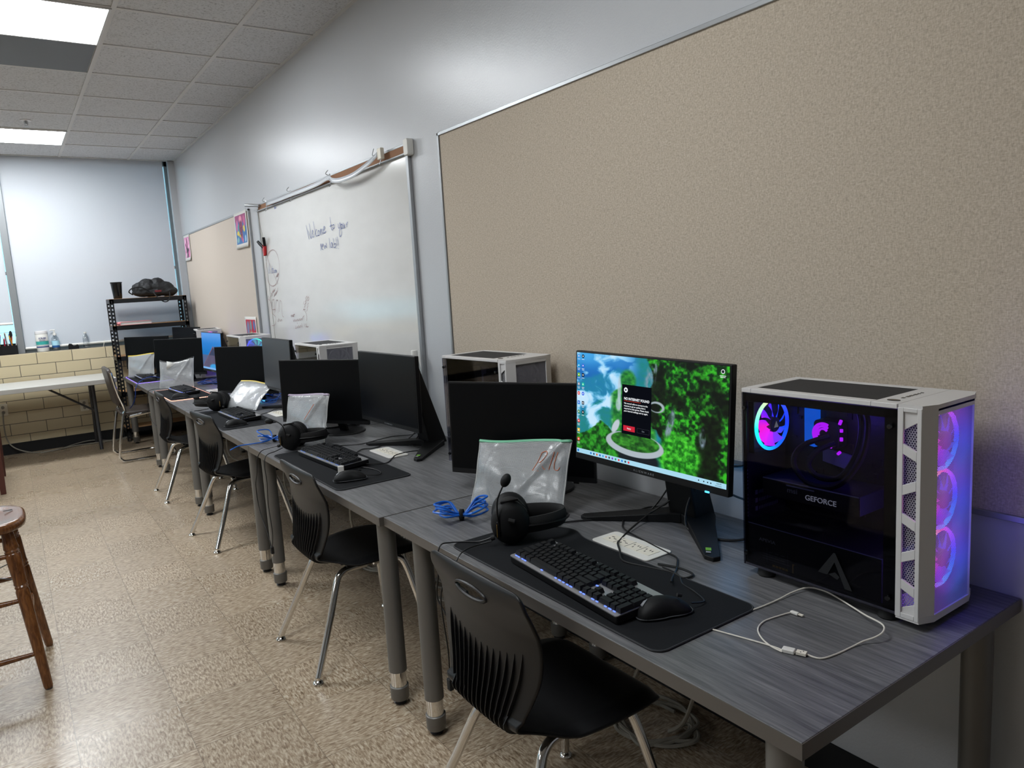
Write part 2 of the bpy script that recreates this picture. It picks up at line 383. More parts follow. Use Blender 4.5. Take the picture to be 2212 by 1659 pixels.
BLUE=[[(4.686, 1.81), (4.657, 1.717)], [(4.655, 1.772), (4.612, 1.719), (4.627, 1.815)], [(4.587, 1.745), (4.572, 1.765), (4.581, 1.767), (4.591, 1.749), (4.591, 1.732), (4.578, 1.726), (4.564, 1.731), (4.56, 1.743)], [(4.552, 1.82), (4.547, 1.8), (4.539, 1.765), (4.539, 1.738)], [(4.505, 1.764), (4.516, 1.767), (4.531, 1.751), (4.526, 1.731), (4.515, 1.727), (4.501, 1.733)], [(4.48, 1.757), (4.493, 1.744), (4.491, 1.732), (4.48, 1.728), (4.466, 1.735), (4.465, 1.748), (4.472, 1.758), (4.48, 1.757)], [(4.444, 1.762), (4.442, 1.726), (4.435, 1.759), (4.426, 1.76), (4.41, 1.729), (4.401, 1.763)], [(4.39, 1.752), (4.363, 1.763), (4.372, 1.774), (4.389, 1.762), (4.393, 1.739), (4.378, 1.734), (4.347, 1.745)], [(4.264, 1.817), (4.264, 1.774), (4.262, 1.754), (4.252, 1.741), (4.242, 1.745)], [(4.282, 1.764), (4.248, 1.772)], [(4.224, 1.771), (4.24, 1.763), (4.234, 1.75), (4.223, 1.748), (4.21, 1.757), (4.214, 1.769), (4.224, 1.771)], [(4.152, 1.769), (4.149, 1.748), (4.141, 1.742), (4.129, 1.748), (4.119, 1.773)], [(4.119, 1.773), (4.104, 1.73), (4.112, 1.705), (4.132, 1.694), (4.144, 1.703), (4.137, 1.726), (4.119, 1.738)], [(4.1, 1.761), (4.112, 1.75), (4.103, 1.735), (4.086, 1.741), (4.087, 1.757), (4.1, 1.761)], [(4.072, 1.766), (4.072, 1.746), (4.069, 1.735), (4.06, 1.739), (4.053, 1.757), (4.053, 1.741), (4.047, 1.737)], [(4.026, 1.757), (4.023, 1.737), (4.023, 1.754), (4.004, 1.765)], [(4.457, 1.677), (4.466, 1.634)], [(4.463, 1.663), (4.453, 1.675), (4.448, 1.639)], [(4.439, 1.653), (4.419, 1.669), (4.427, 1.671), (4.439, 1.655), (4.435, 1.641), (4.422, 1.638)], [(4.403, 1.663), (4.397, 1.642), (4.385, 1.661), (4.372, 1.647), (4.363, 1.656), (4.369, 1.676)], [(4.308, 1.699), (4.312, 1.666), (4.307, 1.637)], [(4.268, 1.669), (4.284, 1.667), (4.292, 1.651), (4.288, 1.641), (4.272, 1.65), (4.265, 1.669), (4.264, 1.646), (4.257, 1.637)], [(4.246, 1.692), (4.238, 1.66), (4.239, 1.639), (4.231, 1.637), (4.215, 1.647), (4.218, 1.661), (4.24, 1.654)], [(4.201, 1.693), (4.196, 1.643)], [(4.204, 1.633), (4.198, 1.63)], [(4.176, 1.696), (4.172, 1.643)], [(4.177, 1.629), (4.172, 1.626)], [(5.595, 1.586), (5.578, 1.54), (5.549, 1.612)], [(5.541, 1.569), (5.536, 1.54)], [(5.494, 1.56), (5.518, 1.551), (5.505, 1.54), (5.485, 1.544)], [(5.483, 1.592), (5.482, 1.541)], [(5.507, 1.569), (5.46, 1.571)], [(5.457, 1.56), (5.465, 1.546), (5.448, 1.539), (5.433, 1.553), (5.457, 1.56)], [(5.424, 1.561), (5.426, 1.54)], [(5.425, 1.553), (5.403, 1.563)], [(5.401, 1.557), (5.417, 1.549), (5.407, 1.54), (5.394, 1.557), (5.392, 1.54)], [(5.303, 1.995), (5.277, 1.99), (5.296, 1.988), (5.276, 1.982), (5.302, 1.981)], [(5.267, 1.992), (5.274, 1.984), (5.263, 1.98), (5.256, 1.989), (5.267, 1.992)], [(5.126, 1.996), (5.115, 1.991)]]
RED=[[(5.319, 1.569), (5.335, 1.536), (5.361, 1.506), (5.395, 1.48), (5.436, 1.461), (5.48, 1.449), (5.524, 1.446), (5.566, 1.451), (5.602, 1.466), (5.63, 1.488), (5.648, 1.517), (5.654, 1.55), (5.648, 1.584), (5.629, 1.618), (5.601, 1.649), (5.565, 1.675), (5.523, 1.693), (5.479, 1.703), (5.435, 1.705), (5.395, 1.698), (5.361, 1.683), (5.335, 1.661), (5.319, 1.633), (5.313, 1.602), (5.319, 1.569)], [(5.602, 1.679), (5.498, 1.561), (5.393, 1.456)], [(5.412, 1.51), (5.365, 1.539)], [(5.404, 1.504), (5.348, 1.535)], [(5.42, 1.513), (5.382, 1.514), (5.394, 1.523), (5.364, 1.525), (5.376, 1.534)], [(5.593, 1.368), (5.556, 1.391), (5.576, 1.391)], [(5.554, 1.397), (5.52, 1.413), (5.535, 1.396), (5.498, 1.421), (5.503, 1.407), (5.467, 1.429)], [(5.526, 1.367), (5.49, 1.39), (5.505, 1.373), (5.458, 1.4), (5.474, 1.381), (5.435, 1.411), (5.441, 1.394), (5.396, 1.43)], [(5.644, 1.375), (5.635, 1.345), (5.658, 1.352), (5.625, 1.334)], [(5.606, 1.245), (5.578, 1.327), (5.548, 1.347), (5.522, 1.332), (5.548, 1.245)], [(5.516, 1.257), (5.481, 1.332), (5.441, 1.34), (5.429, 1.32), (5.457, 1.246)], [(5.422, 1.257), (5.392, 1.331), (5.365, 1.334), (5.348, 1.314), (5.365, 1.235), (5.334, 1.218)], [(5.673, 1.251), (5.643, 1.31), (5.607, 1.328), (5.606, 1.275), (5.519, 1.275)], [(5.606, 1.245), (5.529, 1.216), (5.543, 1.175), (5.579, 1.154), (5.639, 1.15)], [(5.488, 1.199), (5.484, 1.182), (5.458, 1.205), (5.452, 1.184)], [(5.431, 1.2), (5.418, 1.186), (5.394, 1.201), (5.381, 1.186)], [(5.171, 1.235), (5.167, 1.219), (5.154, 1.235), (5.141, 1.222)], [(5.123, 1.236), (5.137, 1.225), (5.115, 1.225), (5.123, 1.236)], [(5.092, 1.244), (5.107, 1.222), (5.112, 1.236), (5.082, 1.238)], [(5.13, 1.203), (5.121, 1.189), (5.096, 1.203), (5.087, 1.189), (5.063, 1.203), (5.054, 1.19), (5.029, 1.206), (5.017, 1.193), (4.993, 1.209), (4.981, 1.196), (4.955, 1.212), (4.946, 1.199), (4.922, 1.218), (4.891, 1.231)], [(5.054, 1.179), (5.042, 1.177)], [(5.093, 1.159), (5.078, 1.143), (5.101, 1.143)], [(5.06, 1.157), (5.044, 1.147), (5.019, 1.161), (5.006, 1.147), (4.98, 1.164), (4.965, 1.151)], [(4.956, 1.18), (4.949, 1.151)], [(4.906, 1.178), (4.901, 1.155)], [(4.882, 1.176), (4.877, 1.155), (4.853, 1.158)], [(4.866, 1.179), (4.854, 1.155), (4.825, 1.159)], [(4.85, 1.195), (4.84, 1.232), (4.863, 1.258), (4.89, 1.273)], [(4.901, 1.26), (4.889, 1.274), (4.855, 1.271)], [(4.888, 1.305), (4.864, 1.326)], [(4.876, 1.284), (4.851, 1.299), (4.86, 1.307), (4.831, 1.315), (4.844, 1.325), (4.815, 1.333), (4.83, 1.346), (4.798, 1.361)], [(4.832, 1.258), (4.812, 1.276), (4.817, 1.284), (4.796, 1.294), (4.802, 1.304), (4.778, 1.314)], [(4.792, 1.33), (4.797, 1.343), (4.774, 1.355), (4.763, 1.342), (4.781, 1.33), (4.792, 1.33)]]
# ------------------------------------------------------------------ the room
X0,X1,Y0,Y1=-7.6,0.,-3.6,YF
def st(name,mb,mat,**k): return struct(mb.build(name,mat,**k))
st('floor',MB().b2((X0,Y0,-.1),(X1+.15,Y1+.2,0)),'floor')
st('ceiling',MB().b2((X0,Y0,H),(X1+.15,Y1+.3,H+.1)),'tile')
g=MB()
x=-.4276
while x>X0: g.b2((x-.012,Y0,H-.006),(x+.012,Y1+.1,H+.002)); x-=.6096
y=4.2632-.6096*12
while y<Y1: g.b2((X0,y-.012,H-.005),(X1,y+.012,H+.002)); y+=.6096
g.b2((X1-.022,Y0,H-.006),(X1,Y1,H+.002)); g.b2((X0,Y1+.03,H-.006),(X1,Y1+.055,H+.002))
st('trim_1',g,'tbar')
st('wall_right',MB().b2((0,Y0,0),(.15,YF+.2,H)),'wall')
st('wall_left',MB().b2((X0-.15,Y0,0),(X0,YF+.2,H)),'wall')
st('wall_back',MB().b2((X0,Y0-.15,0),(0,Y0,H)),'wall')
st('wall_far',MB().b2((X0,YF,0),(0,YF+.17,.962)),'block',bev=.008)
st('wall_far_side',MB().b2((-.062,YF+.03,.962),(0,YF+.17,H)),'wall')
st('baseboard_far',MB().b2((X0,YF-.008,0),(0,YF,.105)),'rubber')
st('baseboard_right',MB().b2((-.008,Y0,0),(0,YF-.01,.105)),'rubber')
# windows with grey aluminium frames
wx=[-.062,-1.575,-3.05,-4.55,-6.05,-7.55]
for i in range(5):
    a,b=wx[i+1],wx[i]
    w=MB(); yy=(YF+.105,YF+.15)
    w.b2((a,yy[0],.962),(a+.035,yy[1],H)); w.b2((b-.03,yy[0],.962),(b,yy[1],H)); w.b2((a,yy[0],.962),(b,yy[1],1.0)); w.b2((a,yy[0],H-.05),(b,yy[1],H))
    w.b2((a,yy[0]+.005,1.72),(b,yy[1]-.005,1.75))
    o=st('window_%d'%(i+1),w,'alu_dark')
    p=MB().b2((a+.02,YF+.125,.98),(b-.02,YF+.131,H-.03)).build('pane','glass',o)
st('trim_2',MB().b2((-1.605,YF+.045,.962),(-1.548,YF+.105,H)),'alu_dark')
for k in range(2,6): st('trim_%d'%(k+1),MB().b2((wx[k]-.03,YF+.045,.962),(wx[k]+.03,YF+.105,H)),'alu_dark')
# roller blinds
bl=[(-1.543,-.108,1.0,'pale grey roller blind beside the corner shelf'),(-3.02,-1.612,1.25,'pale grey roller blind beyond the grey mullion, behind the pen caddy'),(-4.52,-3.09,1.22,'unseen roller blind pulled part way, added to shape the daylight, third from the corner shelf'),(-6.02,-4.59,1.22,'unseen roller blind pulled part way, added to shape the daylight, fourth from the corner shelf')]  # last two hang out of view, added to trim and band the window light
for (a,b,z,l) in bl:
    t=thing('roller_blind',l,'blind',((a+b)/2,YF+.075,z),0,'roller blinds')
    w=(b-a)/2
    MB().b2((-w,-.001,0),(w,.001,H-z)).build('fabric','blind',t)
    MB().tube([(-w,-.004,.004),(w,-.004,.004)],.013,10).build('hem_bar','white2',t)
# ceiling lights and vent
lit=[(-1.055,1.2152,'ceiling light panel above the nearest desk','L0'),(-1.055,4.2632,'long ceiling light panel nearest the camera, before the grey vent','L1'),(-1.055,7.3112,'smaller-looking ceiling light panel nearest the window blinds','L1'),
     (-4.7,1.2152,'ceiling light panel across the room, level with the camera','L2'),
     (-4.7,4.2632,'ceiling light panel far across the room from the desks','L2'),(-4.7,7.3112,'ceiling light panel across the room by the windows','L2')]
ledm=led('ceiling_light_diffuser',LIGHT) if False else None
def light(x,y,label,s):
    t=thing('ceiling_light',label,'light',(x-.6,y+.305,H-.012),0,'ceiling light panels')
    f=MB(); w,h=.598,.292
    for (a,b) in (((-w-.012,-h-.012,0),(w+.012,-h,.010)),((-w-.012,h,0),(w+.012,h+.012,.010)),((-w-.012,-h,0),(-w,h,.010)),((w,-h,0),(w+.012,h,.010))): f.b2(a,b)
    f.build('frame','lfoil',t)
    MB().b2((-w,-h,.002),(w,h,.008)).build('diffuser',s,t)
LM0=led('light_panel_nearest',16.); LM=led('light_panel_near',27.); LM2=led('light_panel_other',19.)
for (x,y,l,k) in lit: light(x,y,l,dict(L0=LM0,L1=LM,L2=LM2)[k])
t=thing('ceiling_vent','dark grey perforated air vent panel beside the near ceiling light','vent',(-1.655,5.177,H-.01),0)
MB().b2((-.6,-.292,.004),(.6,.292,.008)).build('grille','ventpanel',t)
MB().b2((-.598,-.29,.0082),(.598,.29,.0095)).build('backing',simple('vent_backing','606468',.7),t)
t=thing('sprinkler_head','small round sprinkler head hanging from a ceiling tile','sprinkler',(-1.344,7.0,H),0)
MB().lathe([(.0,-.006),(.038,-.005),(.04,-.001),(.04,-.0005)],20).build('rosette','white',t)
MB().lathe([(.008,-.03),(.009,-.006)],10).tube([(-.012,0,-.008),(-.012,0,-.028),(0,0,-.045),(.012,0,-.028),(.012,0,-.008)],.002,6).lathe([(.0,-.048),(.016,-.047),(.016,-.045)],14).build('nozzle','alu',t)
# ------------------------------------------------------------------ boards on the wall
def frame(t,y0,y1,z0,z1,w=.022,d=.016,mat='alu',sides='lrtb'):
    f=MB()
    if 't' in sides: f.b2((-d,y0,z1-w),(0,y1,z1))
    if 'b' in sides: f.b2((-d,y0,z0),(0,y1,z0+w))
    if 'l' in sides: f.b2((-d,y1-w,z0),(0,y1,z1))
    if 'r' in sides: f.b2((-d,y0,z0),(0,y0+w,z1))
    return f.build('frame',mat,t,bev=.002)
t=thing('pinboard','huge beige fabric-covered pinboard behind the nearest desk','pinboard',(-.001,0,0))
MB().b2((-.010,-.72,.84),(0,2.905,2.03)).build('fabric_panel','fabric',t)
frame(t,-.74,2.922,.826,2.042,.014)
t=thing('pinboard','small beige pinboard with taped pictures near the window corner','pinboard',(-.001,0,0))
M['fabric2']=simple('smooth_beige_panel','c9bdb0',.7,0,.3,300)
MB().b2((-.010,5.97,.84),(0,8.46,2.04)).build('fabric_panel','fabric2',t)
frame(t,5.955,8.472,.826,2.056,.016)
wb=thing('whiteboard','white dry-erase board with blue and red handwriting, between the pinboards','whiteboard',(-.001,0,0))
MB().b2((-.010,3.23,.82),(0,5.70,2.03)).build('writing_surface','wb',wb)
frame(wb,3.205,5.718,.80,2.02,.026,.018,sides='lrb')
r=MB(); r.b2((-.012,3.2,2.003),(0,5.7,2.014)); r.b2((-.012,3.2,2.046),(0,5.7,2.057)); r.b2((-.004,3.2,2.003),(0,5.7,2.057)); r.b2((-.028,3.2,2.001),(-.010,5.7,2.005))
rl=r.build('map_rail','alu',wb,bev=.0015)
MB().b2((-.011,3.24,2.014),(-.004,5.69,2.046)).build('cork_insert','cork',rl)
MB().prism(rrect(.045,.075,.01,4,3.192,2.03),-.034,0,'x').build('end_cap','white2',rl,bev=.004)
MB().tube([(-.02,5.62,2.04),(-.05,5.70,2.05),(-.07,5.80,2.062)],[.010,.012,.011],10).build('loose_end_bracket','alu',rl)
def ink(name,strokes,mat,w,x=-.0135):
    m=MB()
    for s in strokes:
        p=cr([(x,a,b) for a,b in s],4) if len(s)>2 else [Vector((x,a,b)) for a,b in s]
        m.tube(p,w,5)
    for i,v in enumerate(m.v): m.v[i]=(x+(v[0]-x)*.12,v[1],v[2])
    return m.build(name,mat,wb)
ink('handwriting',BLUE[:27],'bluemark',.0021); ink('handwriting',BLUE[27:40],'bluemark',.0018); ink('handwriting',BLUE[40:],'bluemark',.0018)
ink('red_lettering',RED,'redmark',.0016)
# rail hooks, hanging ruler tape, clip
for i,(y,l) in enumerate([(5.42,'small metal hook on the whiteboard rail, end nearest the windows'),(4.87,'small metal hook on the whiteboard rail, second from the windows'),(4.16,'small metal hook on the whiteboard rail where the strip twists')]):
    m=MB().tube(cr([(-.034,y+.02,2.075),(-.05,y+.02,2.055),(-.036,y+.012,2.045),(-.032,y,2.05),(-.032,y,1.995),(-.04,y,1.98),(-.045,y,1.988)],4),.0022,6)
    tag(m.build('rail_hook','alu',None),l,'hook','hooks on the whiteboard rail')
o=thing('rail_clip','cream clip holding the clear strip near the rail end cap','clip',(0,0,0))
MB().b2((-.05,3.43,2.015),(-.029,3.475,2.07)).build('clamp','cream',o,bev=.004)
MB().tube(cr([(-.052,3.50,2.075),(-.06,3.505,2.045),(-.052,3.49,2.04),(-.04,3.45,2.03),(-.05,3.45,1.99)],4),.002,6).build('wire_hook','alu',o)
o=thing('ruler_strip','long clear printed strip drooping along the whiteboard rail','strip',(0,0,0))
pts=cr([(-.05,3.47,2.04),(-.06,3.56,2.012),(-.062,3.75,1.985),(-.06,3.95,1.985),(-.06,4.06,2.0),(-.045,4.16,2.028),(-.036,4.35,2.022),(-.034,4.6,2.02),(-.034,4.87,2.022),(-.034,5.1,2.022),(-.034,5.40,2.026)],6)
m=MB(); n=len(pts); vs=[]
for i,p in enumerate(pts): vs+= [p+Vector((0,0,.014)),p-Vector((.004,0,.014))]
m.add(vs,[(2*i,2*i+1,2*i+3,2*i+2) for i in range(n-1)]); m.build('strip','tape',o,solid=.0012)
m=MB()
for i in range(2,n-3,1):
    p=pts[i]+Vector((-.0022,0,-.002)); q_=pts[i+1]+Vector((-.0022,0,-.002))
    for k in (.1,.4,.7): a=p.lerp(q_,k); m.box(a,(.0004,.012 if (i%3) else .02,.004))
m.build('printing','tapeprint',o)
o=thing('spring_clip','red and black spring clip hanging at the whiteboard edge','clip',(-.02,5.60,1.72))
MB().prism([(-.012,-.045),(.012,-.05),(.03,.02),(.0,.035),(-.028,.02)],-.012,.006,'x').build('jaws','red',o,bev=.004)
MB().tube([(-.003,.012,.010),(-.022,.035,.040),(-.034,.048,.062)],[.010,.012,.010],8).build('handle','black',o)
MB().tube([(-.003,-.014,.015),(-.010,-.030,.060),(-.012,-.034,.085)],[.010,.012,.010],8).build('handle','black',o)
m=MB().tube(cr([(-.022,5.68,2.0),(-.022,5.66,1.85),(-.022,5.61,1.78),(-.02,5.60,1.6),(-.02,5.58,1.3),(-.02,5.57,.95)],4),.0016,5).tube(cr([(-.022,5.66,2.0),(-.024,5.645,1.9),(-.022,5.60,1.79)],4),.0016,5)
tag(m.build('hanging_cord','graywire'),'thin grey cord hanging down the window-side edge of the whiteboard','cord')
# pictures: a sheet of paper with a printed image painted per vertex
def sm(a,b,x): t=np.clip((x-a)/(b-a),0,1); return t*t*(3-2*t)
def vnoise(u,v,s,seed=0):
    x=u*s; y=v*s; xi=np.floor(x).astype(np.int64); yi=np.floor(y).astype(np.int64); fx=x-xi; fy=y-yi
    def h(a,b):
        n=(a*374761393+b*668265263+seed*1442695041)&0xffffffff; n=((n^(n>>13))*1274126177)&0xffffffff; return ((n^(n>>16))&0xffff)/65535.
    fx=fx*fx*(3-2*fx); fy=fy*fy*(3-2*fy)
    return (h(xi,yi)*(1-fx)+h(xi+1,yi)*fx)*(1-fy)+(h(xi,yi+1)*(1-fx)+h(xi+1,yi+1)*fx)*fy
def fbm(u,v,s,o=4,seed=0):
    r=0;a=.5
    for k in range(o): r=r+a*vnoise(u,v,s*2**k,seed+k); a*=.5
    return r/(1-.5**o)
def srgb(s): return np.array([int(s[i:i+2],16)/255 for i in (0,2,4)])
def blend(img,c,mask): 
    c=srgb(c) if isinstance(c,str) else c
    return img*(1-mask[...,None])+c*mask[...,None]
def painted(name,w,h,nx,ny,fn,parent,mode='emit',strength=1.,yoff=0,z0=0,M4=None):
    """a picture in the local xz plane (facing -y), x in -w/2..w/2, z in z0..z0+h; v counted from the top"""
    us=np.linspace(0,1,nx+1); vs=np.linspace(1,0,ny+1); U,V=np.meshgrid(us,vs)
    img=np.clip(fn(U,V),0,1)
    l=np.where(img<=.04045,img/12.92,((img+.055)/1.055)**2.4)
    me=bpy.data.meshes.new(name)
    co=np.stack([(U-.5)*w,np.full_like(U,yoff),z0+(1-V)*h],-1).reshape(-1,3)
    idx=np.arange((nx+1)*(ny+1)).reshape(ny+1,nx+1)
    fs=np.stack([idx[:-1,:-1],idx[:-1,1:],idx[1:,1:],idx[1:,:-1]],-1).reshape(-1,4)
    me.vertices.add(len(co)); me.vertices.foreach_set('co',co.ravel())
    me.loops.add(fs.size); me.loops.foreach_set('vertex_index',fs.ravel().astype(np.int32))
    me.polygons.add(len(fs)); me.polygons.foreach_set('loop_start',np.arange(0,fs.size,4,dtype=np.int32)); me.update(calc_edges=True)
    ca=me.color_attributes.new('picture','FLOAT_COLOR','POINT'); ca.data.foreach_set('color',np.concatenate([l.reshape(-1,3),np.ones((len(co),1))],1).ravel())
    t=NT(name+'_image'); at=t.n('ShaderNodeAttribute'); at.attribute_name='picture'
    if mode=='emit':
        e=t.n('ShaderNodeEmission'); t.l(at.outputs['Color'],e.inputs[0]); e.inputs[1].default_value=strength
        g=t.n('ShaderNodeBsdfGlossy'); g.inputs['Roughness'].default_value=.3; g.inputs[0].default_value=(.03,.03,.03,1)
        ad=t.n('ShaderNodeAddShader'); t.l(e.outputs[0],ad.inputs[0]); t.l(g.outputs[0],ad.inputs[1]); me.materials.append(t.fin(ad.outputs[0]))
    else:
        p=t.pr(at.outputs['Color'],.6); me.materials.append(t.fin(p.outputs[0]))
    o=bpy.data.objects.new(name,me); C.objects.link(o); o.parent=parent
    return o
def E_(u,v,cx,cy,rx,ry,s=.15,ang=0):
    c_,s_=math.cos(ang),math.sin(ang); a=((u-cx)*c_+(v-cy)*s_)/rx; b=(-(u-cx)*s_+(v-cy)*c_)/ry
    return 1-sm(1-s,1+s,np.sqrt(a*a+b*b))
def pic1(u,v):
    img=np.ones(u.shape+(3,))*srgb('e9a3c8')
    img=blend(img,'c86ba0',sm(.5,.6,fbm(u,v,6,2,3)))
    for (a,b,c,d,k) in ((.2,.2,.14,.1,'f3c6dd'),(.75,.15,.12,.12,'f1b9d6'),(.8,.5,.1,.12,'f3c6dd'),(.15,.55,.1,.14,'eab0cf'),(.25,.85,.14,.1,'f5d2e4'),(.82,.82,.12,.12,'e070a8')): img=blend(img,k,E_(u,v,a,b,c,d))
    k=E_(u,v,.5,.66,.17,.14)+E_(u,v,.55,.3,.06,.3,.3)+E_(u,v,.35,.5,.05,.22,.3,-.4)+E_(u,v,.5,.9,.14,.16)+E_(u,v,.75,.62,.16,.04,.3,-.5)
    return blend(img,'28222c',np.clip(k,0,1))
def pic2(u,v):
    img=np.ones(u.shape+(3,))*srgb('2d6fb0')
    img=blend(img,'9c3f74',1-sm(.22,.34,v+.1*np.sin(u*9)))
    for (a,b,c,d,k,g_) in ((.15,.35,.09,.2,'d86a9c',.2),(.85,.25,.1,.2,'c9598f',-.2),(.5,.15,.13,.12,'e89ab0',0),(.3,.45,.12,.14,'3f9aa8',.3),(.78,.5,.08,.12,'e8cf4a',-.3),(.2,.62,.12,.08,'e6d052',0),(.35,.72,.1,.05,'d8c245',.4),(.15,.85,.1,.1,'7fb4b8',0),(.85,.85,.08,.12,'9fc3d8',0),(.5,.45,.17,.2,'8a2d55',0),(.52,.75,.1,.16,'b04a78',.1),(.6,.9,.06,.08,'d06a8a',0)): img=blend(img,k,E_(u,v,a,b,c,d,.15,g_))
    return blend(img,'5a1f40',E_(u,v,.5,.5,.12,.3)*sm(.5,.55,fbm(u,v,18,2,1)))
def pic3(u,v):
    img=np.ones(u.shape+(3,))*srgb('c2283c')
    for (a,b,c,d,k,g_) in ((.2,.3,.14,.25,'7a86a8',.2),(.85,.2,.1,.18,'5a78b0',0),(.5,.2,.1,.18,'6a9a9a',0),(.5,.75,.26,.35,'b5c98a',0),(.5,.95,.24,.2,'4a7ab8',0),(.15,.8,.12,.3,'a83a5a',0),(.9,.85,.08,.2,'c9a0b0',0)): img=blend(img,k,E_(u,v,a,b,c,d,.15,g_))
    return blend(img,'40304a',E_(u,v,.5,.65,.1,.2)*sm(.48,.55,fbm(u,v,14,2,5)))
for (yc,zt,w,h,f,l,tl) in ((8.30,2.045,.27,.26,pic1,'pink and black picture sheet taped at the window end of the small pinboard',0),
                      (6.19,2.056,.37,.285,pic2,'blue picture sheet with coloured shapes at the top of the small pinboard',.05),
                      (6.21,1.215,.33,.30,pic3,'red picture sheet at the bottom of the small pinboard, above the computers',0)):
    t=thing('picture_sheet',l,'picture',(-.0165,yc,zt-h),0,'pictures on the small pinboard'); t.rotation_euler=(0,0,-PI/2)
    m=MB(); m.grid(lambda a,b:((a-.5)*w,-.03*max(0,.25-b)**1.3*(1+a)-.001,b*h),8,10); m.build('paper','white2',t,solid=.0008)
    def shp(o):
        for v_ in o.data.vertices:
            a=v_.co.x/w+.5; b=v_.co.z/h; v_.co.y=-.03*max(0,.25-b)**1.3*(1+a)-.002
    o=painted('artwork',w*.84,h*.80,30,36,f,t,'print',z0=h*.12); shp(o)
# ------------------------------------------------------------------ desks
LW=[.0,.0]
def make_leg(parent,x,y,top):
    l=MB().lathe([(.0,.0),(.0,.0)],4) if 0 else MB().lathe([(.030,.118),(.030,top)],22)
    o=l.build('leg','leggrey',parent,loc=(x,y,0))
    MB().lathe([(.0265,.05),(.0265,.125)],22).build('chrome_band','chrome',o)
    MB().lathe([(.029,.018),(.0305,.022),(.0315,.064),(.0285,.066)],22).build('foot_cap','leggrey',o)
    MB().lathe([(.0,.0),(.018,.0),(.022,.006),(.012,.011),(.008,.02)],14).build('glide','darksteel',o)
    return o
def make_desk(y0,y1,xf,la,lb,label,outy=None):
    t=thing('computer_desk',label,'desk',((xf-.004)/2,(y0+y1)/2,0),0,'grey computer desks along the wall')
    w=(-.004-xf)/2; L=(y1-y0)/2
    MB().b2((-w,-L,T-.030),(w,L,T)).build('desktop','desk',t,bev=.0015)
    e=MB(); 
    e.b2((-w-.0012,-L-.001,T-.0295),(-w,L+.001,T-.0012)); e.b2((-w,-L-.0012,T-.0295),(w,-L,T-.0012)); e.b2((-w,L,T-.0295),(w,L+.0012,T-.0012))
    e.build('edge_band','deskedge',t)
    # steel rail frame under the top
    f=MB(); f.b2((-w+.05,-L+.06,T-.06),(-w+.08,L-.06,T-.03)); f.b2((w-.08,-L+.06,T-.06),(w-.05,L-.06,T-.03)); f.b2((-w+.05,-L+.05,T-.06),(w-.05,-L+.08,T-.03)); f.b2((-w+.05,L-.08,T-.06),(w-.05,L-.05,T-.03))
    f.build('under_frame','darksteel',t)
    for (x,y) in ((-w+.035,-L+la),(w-.06,-L+la),(-w+.035,L-lb),(w-.06,L-lb)): make_leg(t,x,y,T-.03)
    return t
DESKS=[(.619,2.111,-.766,.055,.185,'grey wood-grain desk nearest the camera, its corner at the bottom of the photo'),
       (2.118,3.633,-.78,.035,.185,'grey wood-grain desk second from the camera'),
       (3.640,5.155,-.78,.035,.22,'grey wood-grain desk, middle one of the five in the row'),
       (5.165,6.680,-.78,.035,.22,'grey wood-grain desk second from the metal shelf'),
       (6.690,8.205,-.78,.035,.14,'grey wood-grain desk at the far end, touching the metal shelf')]
for d in DESKS: make_desk(*d)
# power module set in a desktop
def make_outlet(loc,rz,label):
    t=thing('desk_power_outlet',label,'outlet',loc,rz,'white power outlets set in the desks')
    MB().prism(rrect(.215,.095,.012,4),0,.004,'z').build('cover_plate','white2',t,bev=.0015)
    MB().b2((-.088,-.022,.004),(.088,.022,.0055)).build('socket_strip','cream',t,bev=.001)
    h=MB()
    for k,x in enumerate((-.066,-.022)):
        h.box((x-.007,.006,.0058),(.010,.0022,.0006)); h.box((x+.008,-.002,.0058),(.010,.0022,.0006)); h.box((x-.007,-.008,.0058),(.004,.004,.0006))
    for x in (.022,.066):
        for (a,b) in ((-.012,.006),(.002,.006),(-.005,-.008),(.011,.004)): h.box((x+a,b,.0058),(.0022,.006,.0006))
    for x in (-.044,0,.044): h.box((x,0,.0057),(.0008,.044,.0006))
    h.build('socket_holes','black',t)
    return t
o1=make_outlet((-.382,1.392,T),R(-90),'white power outlet in the nearest desk, before the lit monitor')
dup(o1,(-.36,2.94,T),R(-90),'white power outlet in the second desk, before the switched-off black monitor')
dup(o1,(-.375,4.46,T),R(-90),'white power outlet in the middle desk, partly behind a dark monitor')
dup(o1,(-.39,6.05,T),R(-90),'white power outlet in the desk second from the shelf')
# ------------------------------------------------------------------ school chairs (origin on the floor, +x is where the sitter looks)
PR=[(0,-.188,.745,.166),(.02,-.195,.738,.188),(.07,-.197,.708,.199),(.16,-.186,.65,.203),(.24,-.178,.60,.205),(.33,-.176,.545,.195),(.41,-.180,.495,.175),(.48,-.188,.45,.156),(.53,-.190,.42,.148),(.58,-.172,.398,.148),(.63,-.135,.388,.160),(.70,-.07,.388,.186),(.79,.02,.395,.205),(.87,.10,.398,.210),(.94,.165,.394,.200),(.98,.195,.383,.185),(1.,.205,.366,.165)]
def prof(u):
    for i in range(len(PR)-1):
        if u<=PR[i+1][0]+1e-9:
            p0,p1,p2,p3=PR[max(i-1,0)],PR[i],PR[i+1],PR[min(i+2,len(PR)-1)]; t=(u-p1[0])/(p2[0]-p1[0]); r=[]
            for k in (1,2,3): r.append(.5*(2*p1[k]+(-p0[k]+p2[k])*t+(2*p0[k]-5*p1[k]+4*p2[k]-p3[k])*t*t+(-p0[k]+3*p1[k]-3*p2[k]+p3[k])*t**3))
            return r
    return list(PR[-1][1:])
